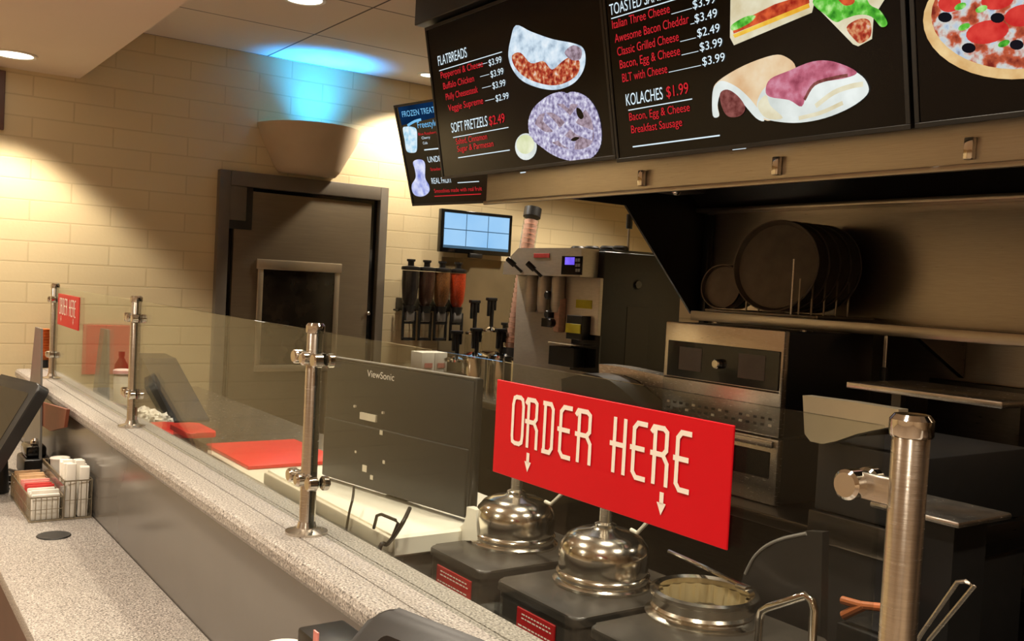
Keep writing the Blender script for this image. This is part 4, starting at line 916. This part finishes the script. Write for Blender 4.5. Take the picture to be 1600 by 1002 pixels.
A = mp(574, 588); B = mp(616, 596); MB().text('ViewSonic', lambda p: Vector((p.x, p.y, 0.0008)), A.x, B.x, (A.y + B.y) / 2, 0.018).done('brand_lettering', M['paper'], mn, 0, True)
def mrect(nm, px0, py0, px1, py1, mt, n0=0.004, n1=0.0058):
    A = mp(px0, py0); B = mp(px1, py1); return MB().box(min(A.x, B.x), max(A.x, B.x), min(A.y, B.y), max(A.y, B.y), n0 - 0.004, n1).done(nm, mt, mn, 0, True)
mrect('rating_sticker', 565, 644, 589, 660, M['cream'], 0.003, 0.006)
for px, py, s_ in ((556, 635, 2), (600, 645, 2), (598, 676, 4), (558, 706, 2), (602, 722, 3), (572, 732, 6), (583, 746, 4)): mrect('screw', px - s_ / 2, py - s_, px + s_ / 2, py + s_, M['cream'])
st_ = MB(); st_.box(Wm * 0.42, Wm * 0.58, -0.0075, 0.09, -0.07, -0.028, 0.003); st_.box(Wm * 0.25, Wm * 0.75, -0.0075, 0.002, -0.17, -0.05, 0.003); st_.done('stand', M['black'], mn, 30, True)
def cable(name, label, pts, r, mt=M['black'], grp=None):
    o = MB().tube(smooth_poly([Vector(p) for p in pts], False, 6), r, 8).done(name, mt, None); return tag(o, label, 'cable', grp)
P1 = lambda px, py, y: on_y(px, py, y)
cable('cable', 'thin black cable hanging over the left front of the white tray', [P1(553, 762, 1.05), P1(551, 780, 1.017), P1(546, 800, 1.014), P1(541, 828, 1.01), P1(538, 850, 0.99), Vector((P1(538, 850, 0.985).x, 0.975, 0.804))], 0.0032)
cable('cable', 'thick black cable running off the right front of the white tray', [P1(640, 795, 1.06), P1(632, 812, 1.016), P1(620, 832, 1.012), P1(606, 850, 1.008), P1(592, 864, 0.99), Vector((P1(592, 864, 0.985).x, 0.975, 0.806))], 0.005)
cl = [P1(px, py, 1.014) for px, py in ((584, 826), (589, 806), (596, 804), (618, 813), (622, 818), (614, 838))]
ck = MB(); ck.tube(cl, 0.0038, 8); tag(ck.done('binder_clip', M['charcoal'], None), 'dark wire clip on the front lip of the white tray', 'clip')

# ================================================================== LEFT PREP COUNTER ITEMS
b = MB(); b.box(-3.50, -2.86, 1.10, 1.50, 0.93, 0.943, 0.004); tag(b.done('cutting_board', M['cream'], None), 'cream cutting board under the bright red board', 'cutting board', 'cutting boards on the prep counter')
b = MB(); b.box(-3.56, -3.10, 1.125, 1.475, 0.9435, 0.957, 0.004); tag(b.done('cutting_board', M['red'], None), 'bright red cutting board lying on the cream board', 'cutting board', 'cutting boards on the prep counter')
for k, (px0, px1, lab) in enumerate(((226, 260, 'clear tub with a red lid, left one of the pair behind the second post'), (263, 294, 'clear tub with a red lid, right one of the pair behind the second post'))):
    A = on_z(px0, 668, 1.0); B = on_z(px1, 670, 1.0); yb0 = 0.955
    x0 = on_y(px0, 668, yb0).x; x1 = on_y(px1, 668, yb0).x; zl = on_y((px0 + px1) / 2, 674, yb0).z
    t = thing('lidded_tub', lab, 'tub', ((x0 + x1) / 2, 1.2, 0.93), 'red lidded tubs on the prep counter')
    MB().vbox(x0 + 0.01, x1 - 0.01, yb0 + 0.01, yb0 + 0.09, 0.9305, zl - 0.006, 0.02).done('tub', M['acrylic'], t)
    MB().vbox(x0, x1, yb0, yb0 + 0.10, zl - 0.008, zl + 0.010, 0.025, bev=0.006).done('lid', M['red'], t)
    MB().vbox(x0 + 0.02, x1 - 0.02, yb0 + 0.02, yb0 + 0.08, 0.934, 0.934 + max(0.01, (zl - 0.93) * 0.6), 0.02).done('food', M['candy_brown'], t)
p = on_y(190, 620, 1.05)
bt = thing('squeeze_bottle', 'white squeeze bottle with white cap beside the second post', 'bottle', (p.x, 1.05, 0.93))
zc_ = on_y(190, 582, 1.05).z
MB().lathe([(0.034, 0.93), (0.036, 0.94), (0.036, zc_ - 0.02), (0.028, zc_ - 0.004)], (p.x, 1.05, 0), 24).done('bottle_body', M['white'], bt)
MB().lathe([(0.040, zc_ - 0.004), (0.040, zc_ + 0.012), (0.03, zc_ + 0.016)], (p.x, 1.05, 0), 24).done('cap', M['paper'], bt)
p = on_y(190, 560, 1.16); zg = on_y(190, 552, 1.16).z
bt = thing('sauce_bottle', 'green sauce bottle behind the white squeeze bottle', 'bottle', (p.x, 1.16, 0.93))
MB().lathe([(0.03, 0.93), (0.032, 0.94), (0.032, zg - 0.06), (0.012, zg - 0.02), (0.012, zg)], (p.x, 1.16, 0), 20).done('bottle_body', M['green'], bt)
MB().lathe([(0.015, zg - 0.015), (0.015, zg + 0.008)], (p.x, 1.16, 0), 16).done('cap', M['green'], bt)
wy = 1.20
pl = [on_y(px, py, wy) for px, py in ((206, 552), (222, 560), (271, 641))]
wd = MB(); wd.prism([(pl[0].x, pl[0].z), (pl[1].x, pl[1].z), (pl[2].x, 0.935), (pl[2].x, 0.93), (pl[0].x, 0.93)], lambda q, d: Vector((q[0], d, q[1])), wy, wy + 0.16)
tag(wd.done('sloped_stand', M['black'], None, 0), 'black wedge shaped stand right behind the second post', 'stand')
for k, (px, py, lab) in enumerate(((224, 646, 'crumpled white paper liner close to the second post'), (240, 650, 'crumpled white paper liner, middle of the three by the black wedge'), (256, 653, 'crumpled white paper liner, rightmost of the three by the black wedge'))):
    q = on_y(px, py, 1.07 + 0.02 * k); bmm = bmesh.new(); bmesh.ops.create_icosphere(bmm, subdivisions=3, radius=0.034)
    for vv in bmm.verts: vv.co *= 1 + random.uniform(-0.28, 0.25)
    zz = min(v_.co.z for v_ in bmm.verts); X = MB(); X._merge(bmm, Matrix.Translation(Vector((q.x, q.y, 0.93 - zz))))
    tag(X.done('paper_liner', M['paper'], None, 0), lab, 'paper', 'crumpled paper liners on the prep counter')
A = on_y(126, 606, 1.0); B = on_y(158, 628, 1.0)
b = MB(); b.box(A.x, B.x, 1.0, 1.14, 0.93, A.z, 0.004); tag(b.done('metal_bin', M['grey'], None), 'grey steel bin between the first and second glass posts', 'bin')

# ================================================================== CUSTOMER SIDE
def kiosk(top_left, rz, tilt, Wk, Hk, label):
    e = thing('touchscreen_kiosk', label, 'touchscreen', top_left, 'black order touchscreens on the low counter')
    Uv = Vector((math.cos(rz), math.sin(rz), 0)); back = Vector((-math.sin(rz), math.cos(rz), 0))
    V = Vector((0, 0, 1)) * math.cos(tilt) + back * math.sin(tilt); N = Uv.cross(V)
    e.rotation_euler = Matrix((Uv, V, N)).transposed().to_euler()
    MB().vbox(0, Wk, -Hk, 0, -0.045, 0.0, 0.035, 6, 0.008).done('body', M['charcoal'], e, 35, True)
    MB().vbox(0.045, Wk - 0.045, -Hk + 0.045, -0.045, -0.002, 0.0015, 0.012, 4).done('screen', M['black_gloss'], e, 35, True)
    R = Matrix((Uv, V, N)).transposed(); zc = (Vector(top_left) + R @ Vector((Wk / 2, -Hk * 0.6, -0.045)))
    inv = R.transposed()
    b = MB(); st0 = inv @ (Vector((zc.x, zc.y, zc.z + 0.03)) - Vector(top_left)); st1 = inv @ (Vector((zc.x, zc.y, 0.712)) - Vector(top_left))
    b.cyl(st1, st0, 0.045, 20, 0.03); b.done('stand', M['black'], e, 35, True)
    return e
k0 = on_y(598, 940, 0.66)
kiosk(k0, math.radians(14), math.radians(52), 0.42, 0.33, 'near black touchscreen with rounded corner, at the bottom edge')
k1 = on_y(64, 600, 0.62)
kw = 0.40; rz = math.radians(14); k1l = k1 - Vector((math.cos(rz), math.sin(rz), 0)) * kw
kiosk(k1l, rz, math.radians(30), kw, 0.36, 'black tilted touchscreen at the far left edge of the counter')
# grey wedge stand and orange cups by the first post
gy = 0.69
gq = [on_y(px, py, gy) for px, py in ((55, 511), (64, 514), (67, 600), (39, 600))]
g = MB(); g.prism([(gq[0].x, gq[0].z), (gq[1].x, gq[1].z), (gq[2].x, 0.71), (gq[3].x, 0.71)], lambda q, d: Vector((q[0], d, q[1])), gy, gy + 0.008)
tag(g.done('card_holder', M['grey'], None, 0), 'grey tapered card holder standing on the low counter, left of the first post', 'holder')
oc = on_y(69, 514, 0.873)
ocx, ocy = oc.x, 0.95
ot = thing('cup_stack', 'stack of orange paper cups beside the first glass post', 'cups', (ocx, 0.873, 1.05))
MB().cyl((ocx, 0.873, 1.05), (ocx, 0.873, 1.09), 0.034).done('holder_base', M['black'], ot)
nst = 11
for k in range(nst):
    z0 = 1.09 + (oc.z - 1.09) * k / nst; MB().lathe([(0.028, z0), (0.035, z0 + (oc.z - 1.09) / nst * 0.85), (0.037, z0 + (oc.z - 1.09) / nst * 0.97)], (ocx, 0.873, 0), 20).done('cup', M['orange'], ot)
bq = [on_y(px, py, 0.70) for px, py in ((62, 628), (104, 640), (100, 668), (78, 674), (47, 652))]
g = MB(); g.prism([(q.x, q.z) for q in bq], lambda q, d: Vector((q[0], d, q[1])), 0.70, 0.712)
tag(g.done('menu_folder', mat('rust brown cover', (136, 76, 54), 0.5, var=0.08), None, 0), 'red brown folder leaning under the far end of the ledge', 'folder')

# condiment caddy
cx0, cx1, cy0, cy1, cz = -4.02, -3.58, 0.545, 0.740, 0.71
cd = thing('condiment_caddy', 'wire condiment caddy of packets and stirrers on the low counter', 'caddy', (-3.8, 0.64, cz))
ym = 0.648
def basket(mb, x0, x1, y0, y1, h, nx, ny):
    for z in (cz + 0.004, cz + h): mb.tube([(x0, y0, z), (x1, y0, z), (x1, y1, z), (x0, y1, z)], 0.0028, 6, True)
    for i in range(nx + 1):
        x = x0 + (x1 - x0) * i / nx
        for y in (y0, y1): mb.tube([(x, y, cz + 0.004), (x, y, cz + h)], 0.0016, 6)
    for j in range(1, ny):
        y = y0 + (y1 - y0) * j / ny
        for x in (x0, x1): mb.tube([(x, y, cz + 0.004), (x, y, cz + h)], 0.0016, 6)
    mb.tube([(x0, y0, cz + h * 0.5), (x1, y0, cz + h * 0.5), (x1, y1, cz + h * 0.5), (x0, y1, cz + h * 0.5)], 0.0014, 6, True)
    mb.box(x0, x1, y0, y1, cz + 0.0005, cz + 0.003)
k = MB(); basket(k, cx0, cx1, cy0, ym, 0.085, 18, 6); k.done('low_basket', M['wire'], cd)
k = MB(); basket(k, cx0, cx1, ym + 0.004, cy1, 0.135, 18, 5); k.done('tall_basket', M['wire'], cd)
MB().box(cx0, cx1, ym + 0.0015, ym + 0.003, cz + 0.003, cz + 0.12).done('divider', M['riser'], cd, 0)
pk = None
seq = ['pkt_tan'] * 6 + ['pkt_pink'] * 4 + ['pkt_red'] * 3 + ['paper'] * 5
protos = {}
desc = {'pkt_tan': 'tan sugar packet standing in the low side of the caddy', 'pkt_pink': 'pink sweetener packet standing in the low side of the caddy', 'pkt_red': 'red packet standing in the low side of the caddy', 'paper': 'white packet at the near end of the low side of the caddy'}
for i, mk in enumerate(seq):
    x = cx0 + 0.020 + i * (cx1 - cx0 - 0.04) / (len(seq) - 1); zt_ = random.uniform(-0.008, 0.006)
    if mk not in protos:
        b = MB(); b.box(-0.0055, 0.0055, -0.044, 0.044, 0, 0.092, 0.003); b.world = True
        o = b.done('sugar_packet', M[mk], None); protos[mk] = o
    else:
        o = protos[mk].copy(); COL.objects.link(o)
    o.location = (x, (cy0 + ym) / 2 + random.uniform(-0.002, 0.002), cz + 0.0035 + zt_ * 0 + 0.0); o.rotation_euler = (0, random.uniform(-0.06, 0.06), random.uniform(-0.05, 0.05))
    o.scale = (1, 1, random.uniform(0.93, 1.08)); tag(o, desc[mk], 'packet', mk.replace('pkt_', '').replace('paper', 'white') + ' packets in the wire caddy')
# wrapped stirrers in the tall side
ps = None
for i in range(14):
    x = cx1 - 0.02 - 0.018 * (i % 7); y = ym + 0.024 + 0.042 * (i // 7)
    if ps is None:
        b = MB(); b.box(-0.0085, 0.0085, -0.016, 0.016, 0, 0.185, 0.004); b.world = True; ps = b.done('wrapped_stirrer', M['paper'], None); o = ps
    else: o = ps.copy(); COL.objects.link(o)
    o.location = (x, y, cz + 0.004); o.scale = (1, 1, random.uniform(0.94, 1.05)); o.rotation_euler = (random.uniform(-0.04, 0.04), random.uniform(-0.03, 0.03), random.uniform(-0.2, 0.2))
    tag(o, 'white paper wrapped stirrer standing in the tall side of the caddy', 'stirrer', 'white stirrers in the tall side of the wire caddy')
b = thing('paper_cup', 'white paper cup behind the stirrers at the back of the caddy', 'cup', (-3.93, 0.695, cz + 0.004))
MB().lathe([(0.024, cz + 0.004), (0.034, cz + 0.15), (0.036, cz + 0.152), (0.034, cz + 0.155), (0.031, cz + 0.15)], (-3.93, 0.695, 0), 24).done('cup_wall', M['paper'], b)
MB().lathe([(0.03, cz + 0.12), (0.033, cz + 0.142)], (-3.93, 0.695, 0), 20).done('cup_fill', M['orange'], b)
q = on_z(100, 712, cz)
b = thing('card_reader', 'black card reader on a stand behind the caddy', 'card reader', (-4.45, 0.67, cz))
MB().box(-4.53, -4.33, 0.63, 0.74, cz, cz + 0.075, 0.012).done('base', M['black'], b); MB().box(-4.50, -4.36, 0.64, 0.72, cz + 0.075, cz + 0.125, 0.012).done('keypad', M['black_gloss'], b)
MB().ball((-4.40, 0.68, cz + 0.135), 0.018).done('chrome_knob', M['chrome'], b)
pk_ = on_z(84, 838, cz)
b = MB(); b.lathe([(0.0, cz + 0.0006), (0.050, cz + 0.0006), (0.052, cz + 0.002), (0.050, cz + 0.0045), (0.0, cz + 0.005)], (pk_.x, pk_.y, 0), 36, cap=False)
tag(b.done('cable_grommet', M['charcoal'], None), 'flat round dark cable grommet on the low counter before the caddy', 'grommet')
cable('cable', 'black cord looping on the low counter left of the caddy', [(-4.75, 0.52, 0.717), (-4.5, 0.47, 0.717), (-4.3, 0.50, 0.717), (-4.22, 0.60, 0.717), (-4.35, 0.66, 0.717), (-4.5, 0.60, 0.717)], 0.006)
cable('cable', 'second black cord lying along the front of the low counter', [(-4.7, 0.45, 0.717), (-4.45, 0.435, 0.717), (-4.25, 0.46, 0.717), (-4.12, 0.55, 0.717)], 0.006)
b = MB(); b.box(-4.33, -4.24, 0.53, 0.59, 0.711, 0.745, 0.008); tag(b.done('power_adapter', M['black'], None), 'small black power adapter on the cords left of the caddy', 'adapter')
# small items at the bottom edge
q0 = on_y(464, 979, 0.60); q1 = on_y(511, 990, 0.60)
b = thing('pin_pad', 'black card pin pad with a pale red sticker at the bottom edge', 'card reader', ((q0.x + q1.x) / 2, 0.62, cz))
MB().box(q0.x, q1.x, 0.60, 0.68, cz, q0.z, 0.006).done('body', M['black'], b)
A = on_y(494, 987, 0.599); MB().box(A.x - 0.008, A.x + 0.008, 0.598, 0.6005, A.z - 0.02, A.z, 0.0).done('sticker', M['pkt_pink'], b, 0)
q0 = on_y(413, 995, 0.60); q1 = on_y(443, 994, 0.60); r = (q1.x - q0.x) / 2
b = MB(); b.lathe([(r * 0.7, cz), (r, q0.z - 0.012), (r * 0.97, q0.z - 0.008), (r * 0.7, q0.z - 0.006)], ((q0.x + q1.x) / 2, 0.62, 0), 24); tag(b.done('lidded_cup', M['paper'], None), 'white cup top just showing at the bottom edge left of the pin pad', 'cup')

# ================================================================== WORLD, CAMERA, COLOUR
W = bpy.data.worlds.new('World'); S.world = W; W.use_nodes = True
W.node_tree.nodes['Background'].inputs[0].default_value = (0.9, 0.8, 0.65, 1); W.node_tree.nodes['Background'].inputs[1].default_value = 0.1
cam = bpy.data.cameras.new('Camera'); cam.sensor_width = 36; cam.lens = 36 * F / 1600; cam.clip_start = 0.02; cam.clip_end = 60
co = bpy.data.objects.new('Camera', cam)
R = MW @ Matrix(((1, 0, 0), (0, -1, 0), (0, 0, -1)))
co.matrix_world = Matrix.Translation(CAM) @ R.to_4x4(); COL.objects.link(co); S.camera = co
S.view_settings.view_transform = 'Standard'; S.view_settings.look = 'None'; S.view_settings.exposure = 0.25; S.view_settings.gamma = 1.0
S.view_settings.use_curve_mapping = False
S.cycles.use_denoising = True
S.cycles.max_bounces = 10; S.cycles.transparent_max_bounces = 24
S.cycles.caustics_reflective = False; S.cycles.caustics_refractive = False
S.cycles.sample_clamp_indirect = 4.0
